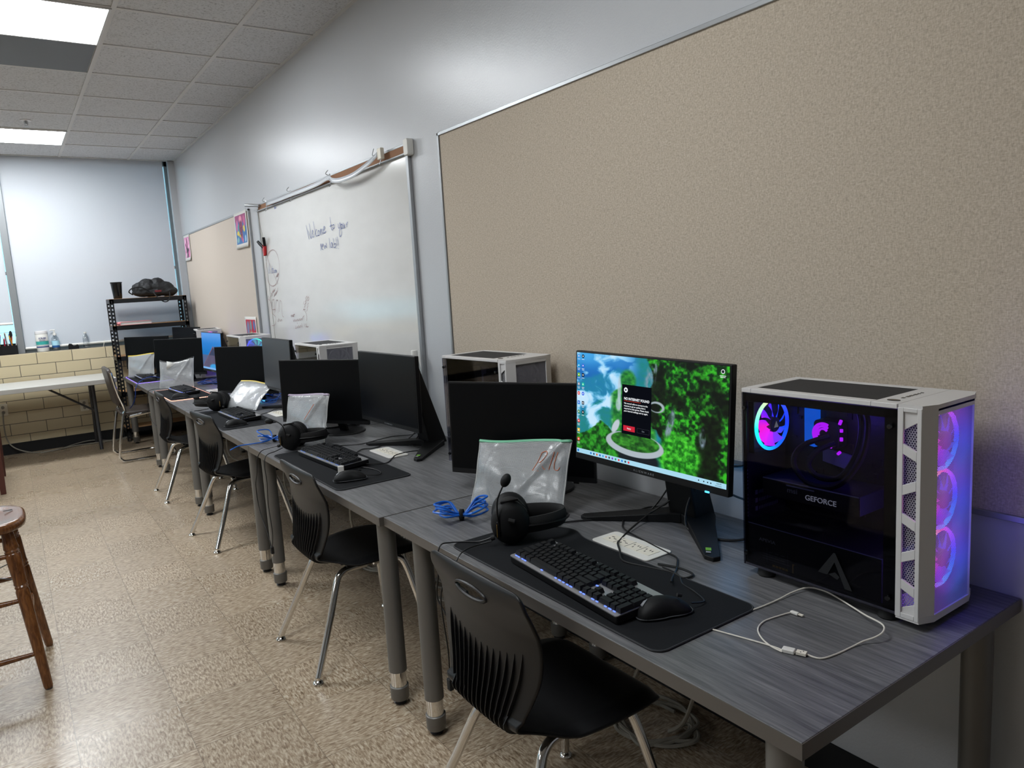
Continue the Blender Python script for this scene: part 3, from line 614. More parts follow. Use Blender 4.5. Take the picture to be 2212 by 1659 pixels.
def shellpt(u,v):
    x,z,w=prof(u); s=v*2-1; y=s*w
    if u<.5: x=x+.035*(abs(s)**2.2)*min(1,u*6)*(1-u*1.4)
    if u>.4: z+=.022*abs(s)**3*math.exp(-((u-.60)/.07)**2)-(.010*max(0,abs(s)-.8)/.2*min(1,max(0,(u-.66)/.06)))
    return (x,y,z)
def make_chair(loc,rz,label):
    t=thing('school_chair',label,'chair',loc,rz,'black plastic chairs at the desks')
    def hole(u,v):
        # map grid cell to back surface; slot handle near the top
        x,z,w=prof(u); y=(v*2-1)*w
        return u<.2 and (y/.062)**2+((z-.700)/.0135)**2<1
    m=MB().grid(lambda v,u:shellpt(u,v),56,110,skip=lambda v,u:hole(u,v))
    sh=m.build('seat_shell','chair',t,solid=.006,weld=True,sharp=0)
    # rolled rim of the handle slot
    rim=[]
    for k in range(28):
        a=2*PI*k/28; y=.064*math.cos(a); z=.700+.0145*math.sin(a); rim.append((-.200+.030*(abs(y)/.2)**2.2,y,z))
    MB().tube(rim,.0042,6,closed=True).build('handle_rim','chair',t)
    # raised ribs down the lower back
    m=MB(); N=13
    for k in range(N):
        s=-.86+1.72*k/(N-1); us=.225+.055*(1-abs(s)**2)*0+.06*(1-s*s); ue=.635
        vs=[];n=26
        for i in range(n+1):
            u=us+(ue-us)*i/n; a=shellpt(u,(s*.86+1)/2); b=shellpt(u+.004,(s*.86+1)/2)
            tx,tz=b[0]-a[0],b[2]-a[2]; L_=math.hypot(tx,tz) or 1; nx,nz=tz/L_,-tx/L_   # outward (rear/below)
            hgt=.013*math.sin(PI*min(1,max(.02,i/n*1.0)))**.45
            for (dy,q_) in ((-.0014,.002),(.0014,.002),(.0010,hgt),(-.0010,hgt)): vs.append((a[0]+nx*q_,a[1]+dy,a[2]+nz*q_))
        fs=[(4*i+j,4*i+(j+1)%4,4*i+4+(j+1)%4,4*i+4+j) for i in range(n) for j in range(4)]
        m.add(vs,fs)
    m.build('back_ribs','chair',t)
    # under-seat frame and the chrome legs
    m=MB().b2((-.09,-.10,.362),(.13,.10,.375)); m.box((.02,-.118,.368),(.2,.022,.03)); m.box((.02,.118,.368),(.2,.022,.03)); m.build('seat_bracket','chair',t,bev=.004)
    for (sx,sy) in ((-1,-1),(-1,1),(1,-1),(1,1)):
        if sx<0: pts=cr([(.0,sy*.118,.352),(-.07,sy*.120,.352),(-.105,sy*.126,.343),(-.128,sy*.136,.312),(-.17,sy*.165,.21),(-.252,sy*.214,.022)],5)
        else: pts=cr([(.03,sy*.118,.352),(.10,sy*.120,.352),(.135,sy*.126,.343),(.155,sy*.136,.312),(.175,sy*.165,.21),(.205,sy*.214,.022)],5)
        l=MB().tube(pts,.0125,12).build('leg','chrome',t)
        p=pts[-1]
        MB().lathe([(.0,0),(.016,0),(.019,.006),(.016,.012),(.0085,.017),(.009,.026)],14,c=(p[0]-(.004 if sx<0 else -.001),p[1],0)).build('glide','chrome',l)
    for (x,sy) in ((-.03,1),(.09,1),(-.03,-1),(.09,-1)): MB().ell((x,sy*.131,.37),(.004,.003,.004),8,6).build('rivet','chrome',t)
    return t
ch=make_chair((-.70,1.365,0),0,'black plastic chair with chrome legs, nearest the camera')
dup(ch,(-.668,2.665,0),R(0),'black plastic chair tucked at the second desk from the camera')
dup(ch,(-.65,4.38,0),R(6),'black plastic chair at the middle desk')
dup(ch,(-.66,5.656,0),R(0),'black plastic chair at the desk second from the shelf')
# ------------------------------------------------------------------ desktop computers (local: x right/front, y into the wall, glass side at y=-.105)
LEN=.21; WD=.105; PH=.445
def fan(parent,loc,ringm,blm,r=.058,rings=True,name='fan',hubm='fandark',logo=False):
    """axis along local x, centred on its own origin"""
    o=MB().tube([(0,r*math.cos(2*PI*k/40),r*math.sin(2*PI*k/40)) for k in range(40)],.0042,6,closed=True).build(name,ringm,parent,loc=loc)
    m=MB()
    for k in range(9):
        a=2*PI*k/9
        def bl(u,v,a=a):
            rr=.018+(r-.006-.018)*v; th=a+(u-.5)*.50+.35*v; return ((u-.5)*.012,rr*math.cos(th),rr*math.sin(th))
        m.grid(bl,4,5)
    m.build('blades',blm,o)
    h=MB(); Mx=Matrix.Rotation(PI/2,4,'Y'); h.lathe([(0,-.010),(.017,-.010),(.018,-.007),(.018,.008),(.016,.010),(0,.010)],20,Mx); h.build('hub',hubm,o)
    f=MB()
    pl=[]
    fr=.0605
    for (a,b) in (((-.020,-fr,-fr),(-.005,fr,-fr+.003)),((-.020,-fr,fr-.003),(-.005,fr,fr)),((-.020,-fr,-fr),(-.005,-fr+.003,fr)),((-.020,fr-.003,-fr),(-.005,fr,fr))): f.b2(a,b)
    f.build('fan_frame','inner',o)
    if logo:
        MB().prism([(0,.009),(.008,-.006),(-.008,-.006)],0,.0006,'z').build('emblem','textlight',o,loc=(.0115,0,0),rot=(PI/2,0,PI/2))
    return o
def make_pc(loc,rz,label,style):
    t=thing('desktop_computer',label,'computer',loc,rz,'white tower computers along the wall')
    z0=.02; yl=-WD; xr=LEN
    # white shell: top frame, far side, bottom, front cover
    s=MB()
    fx=.150       # where glass ends and front cover starts
    s.b2((-LEN,.100,z0),(fx,WD,PH-.004))                    # wall-side panel
    s.b2((-LEN,-WD+.004,z0),(fx,WD,z0+.006))                # bottom
    # top plate with a cut for the dust filter
    a0,a1,b0,b1=-.185,.098,-.082,.082
    s.b2((-LEN,-WD,PH-.010),(a0,WD,PH)); s.b2((a1,-WD,PH-.010),(fx,WD,PH)); s.b2((a0,-WD,PH-.010),(a1,b0,PH)); s.b2((a0,b1,PH-.010),(a1,WD,PH))
    s.build('case_shell','white',t,bev=.0015)
    s=MB(); poly=[(fx+.002,-WD+.0012),(xr-.013,-WD+.0012),(xr,-WD+.034),(xr,WD-.034),(xr-.012,WD),(fx+.001,WD)]
    s.prism(poly,PH-.012,PH,'z'); s.prism(poly,z0-.004,z0+.010,'z')
    # chamfers and the narrow frame round the mesh
    for sg in (-1,1):
        s.prism([(xr-.014,sg*WD),(xr,sg*(WD-.034)),(xr-.004,sg*(WD-.036)),(xr-.018,sg*(WD-.003))],z0,PH-.006,'z')
    s.b2((xr-.004,-WD+.034,PH-.020),(xr,WD-.034,PH-.008))
    s.b2((fx,.098,z0),(xr-.014,WD,PH-.006))
    fc=s.build('front_cover','white',t)
    # slatted side strip with six vents
    v=MB(); y0,y1=-WD,-WD+.006
    v.b2((fx+.001,y0,z0),(fx+.012,y1,PH-.006)); v.b2((xr-.022,y0,z0),(xr-.014,y1,PH-.006))
    xa,xb=fx+.012,xr-.022
    bars=[(.353,.0100,-1),(.284,.0100,1),(.216,.0100,-1),(.149,.0100,1),(.083,.0100,-1)]
    for (z,h,sg) in bars:
        dz=.0065*sg; v.prism([(xa,z-h-dz),(xb,z-h+dz),(xb,z+h+dz),(xa,z+h-dz)],y0,y1,'y')
    v.b2((xa,y0,PH-.014),(xb,y1,PH-.006)); v.b2((xa,y0,z0),(xb,y1,z0+.01))
    v.prism([(xa,.395),(xb,.412),(xb,PH-.012),(xa,PH-.012)],y0+.004,y1,'y'); v.prism([(xa,z0+.008),(xb,z0+.008),(xb,.052),(xa,.040)],y0+.004,y1,'y')
    v.build('vent_strip','white',fc,bev=.001)
    MB().b2((xa-.002,-WD+.009,z0+.006),(xb+.002,-WD+.0095,PH-.012)).build('side_mesh','sidemesh',fc)
    MB().b2((xr-.0035,-WD+.034,z0+.008),(xr-.003,WD-.034,PH-.018)).build('front_mesh','frontmesh',t)
    MB().b2((a0,b0,PH-.004),(a1,b1,PH-.001)).build('dust_filter','filter',t)
    # ports on the top front
    p=MB().prism([(.008*math.cos(k*PI/8)*1.6,.008*math.sin(k*PI/8)*1.0) for k in range(16)],0,.0012,'z')
    for i,(x,l) in enumerate(((-.045,.008),(-.028,.010),(-.014,.010),(.002,.010),(.018,.004),(.03,.004))): p.b2((-.002,.03+x+.045-.0,0),(.004,.03+x+.045+l,.0008))
    p.build('port_row','blackgloss',t,loc=(.126,-.072,PH))
    # back plate, inner tray
    b=MB().b2((-LEN,-WD+.004,z0),(-LEN+.0025,-.088,PH-.01)).b2((-LEN,.036,z0),(-LEN+.0025,.1,PH-.01)).b2((-LEN,-.088,z0),(-LEN+.0025,.036,PH-.01)); b.build('rear_panel','inner',t)
    for z in (.150,.172,.194,.216): 
        pass
    sl=MB()
    for z in (.140,.160,.180,.200,.220):
        sl.b2((-LEN+.001,-.075,z),(-LEN+.003,.03,z+.013))
    sl.build('slot_covers','inner',t)
    sl=MB()
    for z in (.143,.163,.183):
        for k in range(12): sl.b2((-LEN+.0032,-.050+k*.0062,z),(-LEN+.0036,-.0475+k*.0062,z+.008))
        sl.b2((-LEN+.0032,-.064,z-.001),(-LEN+.0036,-.055,z+.010))
    for k in range(14):
        if k in (7,): continue
        sl.b2((-LEN+.004,-.096,.135+k*.0085),(-LEN+.0046,-.092,.139+k*.0085))
    for k in range(6): sl.b2((-LEN+.004,-.09+k*.007,.424),(-LEN+.0046,-.087+k*.007,.428))
    sl.build('slot_openings','textgrey',t)
    MB().b2((-LEN+.003,.055,z0),(fx-.01,.062,PH-.012)).build('motherboard_tray','inner',t)
    # opaque black frame on the glass, and the glass
    g=MB(); yq=-WD+.0045
    g.b2((-LEN,yq,z0+.002),(-LEN+.009,yq+.001,PH-.011)); g.b2((fx-.026,yq,z0+.002),(fx,yq+.001,PH-.011)); g.b2((-LEN,yq,PH-.030),(fx,yq+.001,PH-.011)); g.b2((-LEN,yq,z0+.002),(fx,yq+.001,z0+.014))
    g.build('glass_border','blackgloss',t)
    MB().b2((-LEN,-WD,z0+.002),(fx,-WD+.004,PH-.011)).build('glass_side_panel','tint',t)
    for x in (-LEN+.010,fx-.012):
        for z in (z0+.032,PH-.045): MB().lathe([(0,-.0065),(.0045,-.006),(.0058,-.003),(.0058,0)],12,Matrix.Translation((x,-WD,z))@Matrix.Rotation(-PI/2,4,'X')).build('thumbscrew','blackgloss',t)
    for x in (-.165,.125):
        for y in (-.08,.08): MB().lathe([(.019,0),(.021,.003),(.018,.022)],16,c=(x,y,0)).build('rubber_foot','rubber',t)
    # power supply shroud and what sits above it
    MB().b2((-LEN+.003,-.098,z0+.006),(fx-.03,.055,.125)).build('power_supply_shroud','inner',t)
    MB().b2((-LEN+.003,-.0985,.1235),(fx-.03,-.098,.1255)).build('shroud_edge','plate',t)
    gp=MB().b2((-.185,-.066,.188),(.055,.045,.232)); gpo=gp.build('graphics_card','board',t,bev=.003)
    MB().b2((-.183,-.0665,.229),(.053,-.066,.2315)).b2((-.12,-.0668,.222),(-.05,-.0662,.2245)).build('card_trim','plate',gpo)
    mbp=MB().b2((-.19,.048,.14),(.065,.055,PH-.02)).build('motherboard','board',t)
    c=MB()
    r2=random.Random(3)
    for _ in range(46):
        x=r2.uniform(-.18,.05); z=r2.uniform(.15,.41); c.box((x,.046,z),(r2.uniform(.003,.016),.004,r2.uniform(.003,.02)))
    c.build('board_components','inner',mbp)
    MB().prism([(-.095,.265),(-.02,.252),(-.014,.258),(-.014,.285),(-.085,.297),(-.095,.292)],.036,.044,'y').build('board_shield','plate' ,mbp)
    MB().prism([(-.138,.30),(-.112,.296),(-.107,.303),(-.107,.388),(-.138,.392)],.03,.046,'y').build('heatsink','blueglow' if style in('rgb','teal') else 'plate',mbp)
    # cooler block and hoses
    cb=MB().prism(rrect(.062,.062,.01,4,-.072,.335),.012,.046,'y').build('cooler_block','inner',t,bev=.002)
    if style=='rgb':
        m=MB()
        for (r_,a0,a1,w) in ((.024,60,235,.0032),(.018,50,215,.0030),(.012,40,200,.0026)):
            m.tube([(-.078+r_*math.cos(R(a)),.0105,.335+r_*math.sin(R(a))) for a in np.linspace(a0,a1,16)],w,6)
        m.tube([(-.066,.0105,.312),(-.056,.0105,.308)],.004,6)
        m.build('swirl_light','magenta',cb)
        m=MB()
        for (a,b,c_,d) in ((-.038,.362,-.034,.372),(-.0335,.345,-.0335,.352),(-.0335,.325,-.0335,.333),(-.036,.300,-.042,.294)): m.tube([(a,.0105,b),(c_,.0105,d)],.0035,6)
        m.build('edge_light','magenta',cb)
    m=MB()
    m.tube(cr([(-.055,.0,.335),(-.105,-.03,.31),(-.115,-.045,.27),(-.07,-.055,.235),(.0,-.055,.245),(.045,-.045,.31),(.05,-.03,.38),(.03,-.02,.42)],8),.0062,8)
    m.tube(cr([(-.045,.005,.32),(-.075,-.02,.30),(-.085,-.035,.27),(-.05,-.045,.25),(.0,-.045,.262),(.03,-.035,.32),(.03,-.02,.38),(.01,-.01,.42)],8),.0062,8)
    m.build('cooling_hoses','rubber',t)
    rad=MB().b2((-.155,-.05,.408),(.12,.05,.43)).build('radiator','inner',t)
    if style in ('rgb',):
        m=MB().box((-.125,-.051,.406),(.040,.0015,.0015)); m.build('strip_light','pinkglow',rad)
        m=MB().box((-.03,-.051,.406),(.030,.0015,.0015)); m.build('strip_light','iceblue',rad)
        text('maker_lettering','GEFORCE',.0165,'textlight',t,(-.072,-.0675,.200),(PI/2,0,0),sx=1.05,bold=.00005)
        text('maker_lettering','msi',.0165,'textgrey',t,(-.118,-.0675,.208),(PI/2,0,0),sx=1.2,bold=.0001)
        text('maker_lettering','ASUS',.0075,'textgrey',t,(-.052,.0455-.001,.244),(PI/2,0,0),sx=1.3)
    # label on the power supply
    lb=MB(); yy=-.0992
    for (a,b,c_,d) in ((-.162,.060,-.088,.0604),(-.162,.048,-.088,.0484),(-.162,.054,-.11,.0543),(-.150,.040,-.1497,.075),(-.095,.040,-.0948,.078)): lb.b2((a,yy,b),(c_,yy+.0003,d))
    for k in range(9): lb.b2((-.145+(k%3)*.016,yy,.066-(k//3)*.006),(-.135+(k%3)*.016,yy+.0003,.0665-(k//3)*.006))
    text('maker_lettering','APEVIA',.011,'textgrey',t,(-.171,-.0988,.088),(PI/2,0,0),sx=1.25)
    lb.build('rating_label','textgrey',t)
    l2=MB()
    for k in range(5): l2.b2((-.135+k*.0085,yy,.032),(-.1285+k*.0085,yy+.0003,.0385))
    l2.b2((-.083,yy,.030),(-.0805,yy+.0003,.055)); l2.b2((-.083,yy,.053),(-.078,yy+.0003,.055)); l2.build('gold_marks','gold',t)
    # triangular maker mark printed on the glass
    e=MB(); e.prism([(.02,.112),(.024,.112),(.062,.040),(.046,.040),(.0225,.092),(.006,.060),(-.016,.060)],-WD-.0004,-WD-.0001,'y'); e.prism([(.009,.062),(.024,.070),(.034,.062),(.029,.055)],-WD-.0004,-WD-.0001,'y')
    e.build('glass_logo','logodark',t)
    ring,bl=dict(rgb=('rgbring','rgbblade'),teal=('greenring','greenblade'),off=('fanwhite','fandark'))[style]
    for z in (.362,.242,.122): fan(t,(xr-.026,.0,z),ring,bl)
    rr,rb=dict(rgb=('rearring','rearblade'),teal=('greenring','greenblade'),off=('fandark','fandark'))[style]
    fan(t,(-LEN+.024,-.026,.350),rr,rb,logo=(style!='off'))
    if style!='off':
        for (nm,p,c_,e_,rad_) in [('fan_lamp',(xr-.022,.02,z),(.10,.10,1.),.42,.060) for z in (.362,.242,.122)]+[('interior_fill',(-.02,-.03,.37),(.12,.06,1.),.30,.02)]:  # last point light is added fill for the chamber, no lamp sits there
            L_=bpy.data.lights.new(nm,'POINT'); L_.color=c_; L_.energy=e_; L_.shadow_soft_size=rad_; lo=bpy.data.objects.new(nm,L_); C.objects.link(lo); lo.parent=t; lo.location=p
    return t
make_pc((-.199,.876,T),R(-90),'white tower computer glowing purple and blue on the nearest desk','rgb')
make_pc((-.165,2.33,T),R(-90+4),'unlit white tower behind the switched-off monitor on the second desk','off')
make_pc((-.255,3.88,T),R(-90-1),'unlit white tower in front of the whiteboard on the middle desk','off')
make_pc((-.240,5.48,T),R(-90-1),'white tower with teal-green fans on the desk second from the shelf','teal')
make_pc((-.150,7.20,T),R(-90-8),'farthest white tower with purple glow behind the blue screen','rgb')
# ------------------------------------------------------------------ monitors
def wallpaper(u,v):
    img=np.ones(u.shape+(3,))*srgb('2f7fc4')
    mist=fbm(u+v*.3,v,4,5,1); fine=fbm(u,v,38,3,2); mid=fbm(u,v,16,4,5)
    w1=fbm(u*1.3+.25*fbm(u,v,5,3,60),v+.25*fbm(u,v,5,3,61),7,5,62)
    img=blend(img,'1466b4',sm(.35,.65,fbm(u,v,3,3,9))); img=blend(img,'4fb4ee',(1-sm(.0,.22,v))*(1-sm(.05,.40,u))*.8)
    far=sm(0,.05,v-.10-.5*np.abs(u-.32)-.05*(mid-.5)); img=blend(img,'1f8a9a',far*.75*(.6+.4*fine))
    mids=sm(0,.03,v-.42-.9*np.abs(u-.20)-.08*(mid-.5)); img=blend(img,'1a7f6e',mids*.85*(.45+.55*fine))
    img=blend(img,'157f74',sm(0,.08,u-.40)*(1-sm(.52,.62,u))*(1-sm(.2,.45,v))*(.5+.5*fine))
    img=blend(img,'8fd0f6',sm(.50,.64,w1)*(1-sm(.34,.48,u))*(1-sm(.74,.86,v))*.9)
    img=blend(img,'cfe8fa',sm(.58,.72,w1)*(1-sm(.26,.40,u))*(1-sm(.72,.84,v))*.8)
    # centre hill
    cen=sm(0,.02,v-.22-.9*np.abs(u-.40)*(1+.3*(mid-.5)) )*sm(.25,.29,u)*(1-sm(.56,.6,u))
    g1=srgb('0f5a2c')+(srgb('46b03a')-srgb('0f5a2c'))*np.clip((fine*1.5-.35),0,1)[...,None]
    img=img*(1-cen[...,None])+g1*cen[...,None]
    top=E_(u,v,.385,.22,.055,.10,.25)*(v<.3); img=img*(1-top[...,None])+g1*top[...,None]
    for (a,b,c_,d) in ((.325,.33,.012,.14),(.32,.45,.02,.06)): img=blend(img,'b6c6d4',E_(u,v,a,b,c_,d,.3)*(.5+.5*mid))
    # right mountain
    rm=sm(0,.015,u-.50-.05*np.sin(v*9)-.03*(mid-.5)-.22*np.clip(v-.25,0,1)*(v<.62)-.10*(v>=.62))*(v<.97)
    leaf=np.clip((fbm(u*1.6,v,34,4,21)-.36)*3.0,0,1); dark=sm(.40,.62,fbm(u*1.5,v,6,4,31))
    g2=srgb('04280c')+(srgb('35b524')-srgb('04280c'))*leaf[...,None]; g2=g2*(1-.82*dark[...,None])
    img=img*(1-rm[...,None])+g2*rm[...,None]
    for (a,b,c_,d,an) in ((.535,.17,.035,.11,.1),(.665,.56,.02,.16,.15),(.86,.62,.018,.08,0),(.56,.08,.02,.05,0)): img=blend(img,'7f93a2',E_(u,v,a,b,c_,d,.35,an)*np.clip(fbm(u*3,v,22,3,8)*2-.5,0,1))
    # bright bush, lower right
    bm_=E_(u,v,.72,.83,.13,.20,.2)*1.; g3=srgb('0c5a10')+(srgb('4fd034')-srgb('0c5a10'))*np.clip(fbm(u*1.6,v,36,4,44)*2.2-.6,0,1)[...,None]; img=img*(1-bm_[...,None])+g3*bm_[...,None]
    # lower left trees
    lt=sm(0,.02,v-.80+.16*np.exp(-((u-.20)/.10)**2)+.03*(mid-.5)*2)*(1-sm(.33,.36,u)); g4=srgb('06380e')+(srgb('2f9a26')-srgb('06380e'))*np.clip(fbm(u*1.6,v,34,3,50)*2.3-.7,0,1)[...,None]
    img=img*(1-lt[...,None])+g4*lt[...,None]
    # dark wall under the road, then the looping road
    img=blend(img,'101820',E_(u,v,.46,.93,.14,.10,.12)); 
    lo=E_(u,v,.43,.80,.20,.115,.03)-E_(u,v,.435,.775,.165,.085,.03); img=blend(img,'a9b4bd',np.clip(lo,0,1)*(v>.70))
    isl=E_(u,v,.435,.775,.165,.085,.05); g5=srgb('0d3a12')+(srgb('3e9a2c')-srgb('0d3a12'))*np.clip(fine*1.6-.3,0,1)[...,None]; img=img*(1-isl[...,None])+g5*isl[...,None]
    img=blend(img,'b9c3cc',E_(u,v,.30,.66,.022,.07,.2,.3)); img=blend(img,'9eaab4',np.clip(E_(u,v,.58,.42,.05,.05,.1)-E_(u,v,.575,.425,.038,.036,.1),0,1))
    return img
def wallpaper2(u,v):
    img=np.ones(u.shape+(3,))*srgb('2a7fd0'); img=blend(img,'5f9fe8',1-sm(0,.35,v)); img=blend(img,'1c76c0',sm(.3,.6,v))
    img=blend(img,'6f8fe0',sm(.48,.5,np.abs(np.sin((np.arctan2(v-.6,u-.5))*9))*.5)*.25*(1-sm(.1,.5,v)))
    mt=sm(0,.02,v-.35-1.0*np.abs(u-.58)); img=blend(img,'46506e',mt); img=blend(img,'303a55',mt*sm(.45,.6,fbm(u,v,8,3,3))*.6)
    img=blend(img,'c06a5a',sm(0,.01,v-.35-1.0*np.abs(u-.58))*(1-sm(0,.03,v-.37-1.0*np.abs(u-.58)))*.6); img=blend(img,'6a5f78',sm(.6,.62,v)*(v<.95)*.7)
    img=blend(img,'3fa0e0',E_(u,v,.62,.93,.25,.09,.2)); return blend(img,'7fb4ee',sm(.945,.95,v))
def alien(loc,yaw,label,screen='off',roll=0,tilt=2.6,zc=.30,stand=(.0,.0),screen2='screenoff2',glow=False):
    """gaming monitor: screen centre at local origin height zc, faces local -y"""
    t=thing('gaming_monitor',label,'monitor',loc,yaw,'flat monitors on V-shaped stands')
    w,h=.557,.328; head=Matrix.Translation((0,0,zc))@Matrix.Rotation(R(roll),4,'Y')@Matrix.Rotation(R(-tilt),4,'X')
    b=MB().b2((-w/2,0,-h/2),(w/2,.020,h/2)).build('bezel','black',t,bev=.003)
    b.matrix_local=head
    MB().prism(rrect(w-.02,h-.02,.03,4),-.048,-.018,'y').build('back_shell','black',b,bev=.008) if 0 else MB().prism([(x,z) for x,z in rrect(w*.86,h*.8,.05,5)],.018,.046,'y').build('back_shell','black',b,bev=.01)
    aw,ah=.544,.303; z0=-h/2+.020
    if screen=='off':
        MB().b2((-aw/2,-.0008,z0),(aw/2,0,z0+ah)).build('screen_panel',screen2,b)
    else:
        s=painted('screen_panel',aw,ah,420,236,wallpaper,b,strength=1.05,yoff=-.0008,z0=z0) if screen=='hills' else painted('screen_panel',aw,ah,120,68,wallpaper2,b,strength=1.0,yoff=-.0008,z0=z0)
        def sr(u,v): return (-aw/2+u*aw, z0+(1-v)*ah)
        def rect(name,u0,v0,u1,v1,col,y=-.0011,par=s,st=1.):
            a=sr(u0,v1); c=sr(u1,v0); mm=emis(name+'_glow',col,st); return MB().b2((a[0],y,a[1]),(c[0],y+.0001,c[1])).build(name,mm,par)
        if screen=='hills':
            rect('task_bar',0,.955,1,1,'a9d9ee')
            rect('dialog_window',.345,.255,.545,.715,'0b0d14')
            rect('retry_button',.357,.635,.437,.685,'c9283c',-.0013)
            m=MB()
            a=sr(.452,.683); c=sr(.535,.64)
            for (p,q_) in (((a[0],a[1]),(c[0],a[1]+.0006)),((a[0],c[1]-.0006),(c[0],c[1])),((a[0],a[1]),(a[0]+.0006,c[1])),((c[0]-.0006,a[1]),(c[0],c[1]))): m.b2((p[0],-.0013,p[1]),(q_[0],-.0012,q_[1]))
            M['exitgrey']=emis('exit_outline','3a3d46',1.); m.build('exit_button','exitgrey',s)
            M['scrwhite']=emis('screen_white','eef2f6',1.); M['scrred']=emis('screen_red','c4402c',1.); M['scrdark']=emis('screen_dark','20262e',1.); M['scrgrey']=emis('screen_grey','7a808a',1.)
            def st_(body,u,v,size,mat='scrwhite',sx=1.,al='LEFT',bold=0): 
                p=sr(u,v); return text('screen_text',body,size,mat,s,(p[0],-.0014,p[1]),(PI/2,0,0),.00005,al,sx,bold)
            st_('NO INTERNET FOUND',.360,.395,.0098,bold=.00025,sx=.93)
            for i,l_ in enumerate(("We weren't able to connect to the","internet to get an update that is","required to play games. Please check","your internet settings and try again.")): st_(l_,.360,.435+.0235*i,.0062,bold=.0001)
            st_('Retry',.397,.667,.0065,al='CENTER',bold=.0001); st_('Exit',.494,.668,.0060,'scrgrey',al='CENTER')
            rect('underline',.360,.404,.475,.408,'c4402c',-.0014)
            def disc(u,v,r,mat,y=-.0014,k=14):
                p=sr(u,v); return MB().prism([(p[0]+r*math.cos(2*PI*i/k),p[1]+r*math.sin(2*PI*i/k)) for i in range(k)],y,y+.0001,'y').build('icon',mat,s)
            disc(.372,.305,.0072,'scrwhite'); disc(.372,.305,.003,'scrdark',-.0016)
            cols=[['5b9be0','20a0d8','76b900','8a8f9c','e8453c','2f6fd6','4f8a4a','e23a3a','f0c030','e84a3a'],['1b2838','3a66d8','202530','20c8a0','3a66e8','404850','202020']]
            for ci,cl in enumerate(cols):
                for ri,c_ in enumerate(cl):
                    u=.016+.034*ci; v=.035+.092*ri
                    nm='ic_%s'%c_
                    if nm not in M: M[nm]=emis('icon_'+c_,c_,1.)
                    if ri%3==2: 
                        p=sr(u,v); MB().b2((p[0]-.0052,-.0014,p[1]-.0052),(p[0]+.0052,-.0013,p[1]+.0052)).build('icon',nm,s)
                    else: disc(u,v,.0056,nm)
                    disc(u,v,.0022,'scrwhite',-.0016,8)
                    for kk in range(2 if ri%2 else 1):
                        p=sr(u,v+.031+kk*.012); MB().box((p[0],-.0014,p[1]),(.011-.002*kk,.0001,.0012)).build('icon_label','scrwhite',s)
            disc(.965,.045,.0056,'scrwhite'); disc(.965,.045,.0040,'scrdark',-.0016); p=sr(.965,.08); MB().box((p[0],-.0014,p[1]),(.018,.0001,.0014)).box((p[0],-.0014,p[1]-.0035),(.015,.0001,.0014)).build('icon_label','scrwhite',s)
            tb=['1f78d0','305080','e07030','2060c0','40a0e0','c04040','303840','8040c0','20a060','e04040','2080e0','304050','e83040']
            for i,c_ in enumerate(tb):
                nm='ic_%s'%c_
                if nm not in M: M[nm]=emis('icon_'+c_,c_,1.)
                disc(.115+.0235*i,.978,.0034,nm,k=8)
            p=sr(.013,.978); MB().b2((p[0]-.0035,-.0014,p[1]-.0035),(p[0]+.0035,-.0013,p[1]+.0035)).build('icon','ic_1f78d0',s)
            for u in (.845,.875,.897,.915): disc(u,.978,.0020,'scrdark',k=8)
            st_('2:06 PM',.945,.974,.0048,'scrdark'); st_('10/15/2024',.938,.992,.0044,'scrdark')
    text('maker_lettering','A L I E N W A R E',.0085,'textgrey',b,(0,-.0012,-h/2+.0065),(PI/2,0,0),.0001,'CENTER',1.15)
    if screen!='off':
        MB().box((.215,-.001,-h/2+.002),(.012,.004,.004)).build('power_light','iceblue',b)
    if glow:
        MB().tube([(.09+.03*math.cos(a),.049,-.02+.03*math.sin(a)) for a in np.linspace(0,2*PI,21)[:-1]],.003,6,closed=True).build('rear_light_ring','iceblue',b)
        L_=bpy.data.lights.new('rear_lamp','POINT'); L_.color=(.10,.45,1.); L_.energy=.22; L_.shadow_soft_size=.03; lo=bpy.data.objects.new('rear_lamp',L_); C.objects.link(lo); lo.parent=t; lo.location=(.17,.13,.16)
    # V stand
    sx,sy=stand
    col=MB()
    col.add([(-.045,.055,.40),(.045,.055,.40),(.045,.095,.395),(-.045,.095,.395),(-.050,.125,.012),(.050,.125,.012),(.040,.225,.008),(-.040,.225,.008)],[(0,3,2,1),(0,1,5,4),(1,2,6,5),(2,3,7,6),(3,0,4,7),(4,5,6,7)])
    col.add([(-.04,.04,zc-.06),(.04,.04,zc-.06),(.04,.04,zc+.06),(-.04,.04,zc+.06),(-.04,.075,zc-.06),(.04,.075,zc-.06),(.04,.075,zc+.06),(-.04,.075,zc+.06)],[(0,1,2,3),(7,6,5,4),(0,4,5,1),(2,6,7,3),(1,5,6,2),(0,3,7,4)])
    st=col.build('stand_column','blackmatte',t,bev=.006,loc=(sx,sy,0))
    for sg in (-1,1):
        vs=[];tip=Vector((sg*.235,-.045,0)); 
        a=[(sg*.010,.130),(sg*.070,.100),(sg*.252,-.030),(sg*.248,-.052),(sg*.222,-.055),(sg*.030,.075)] if 0 else None
        poly=[(sg*.0,.20),(sg*.062,.195),(sg*.095,.150),(sg*.250,-.030),(sg*.243,-.050),(sg*.215,-.050),(sg*.028,.105),(sg*.0,.118)]
        if sg<0: poly=poly[::-1]
        m=MB(); n=len(poly)
        lo=[(x,y,0) for x,y in poly]; 
        hi=[(x,y,.030-.018*min(1,abs(x)/.2)) for x,y in poly]
        m.add(lo+hi,[list(range(n))[::-1],list(range(n,2*n))]+[(i,(i+1)%n,(i+1)%n+n,i+n) for i in range(n)])
        lg=m.build('stand_foot','blackmatte',t,bev=.003,loc=(sx,sy,0))
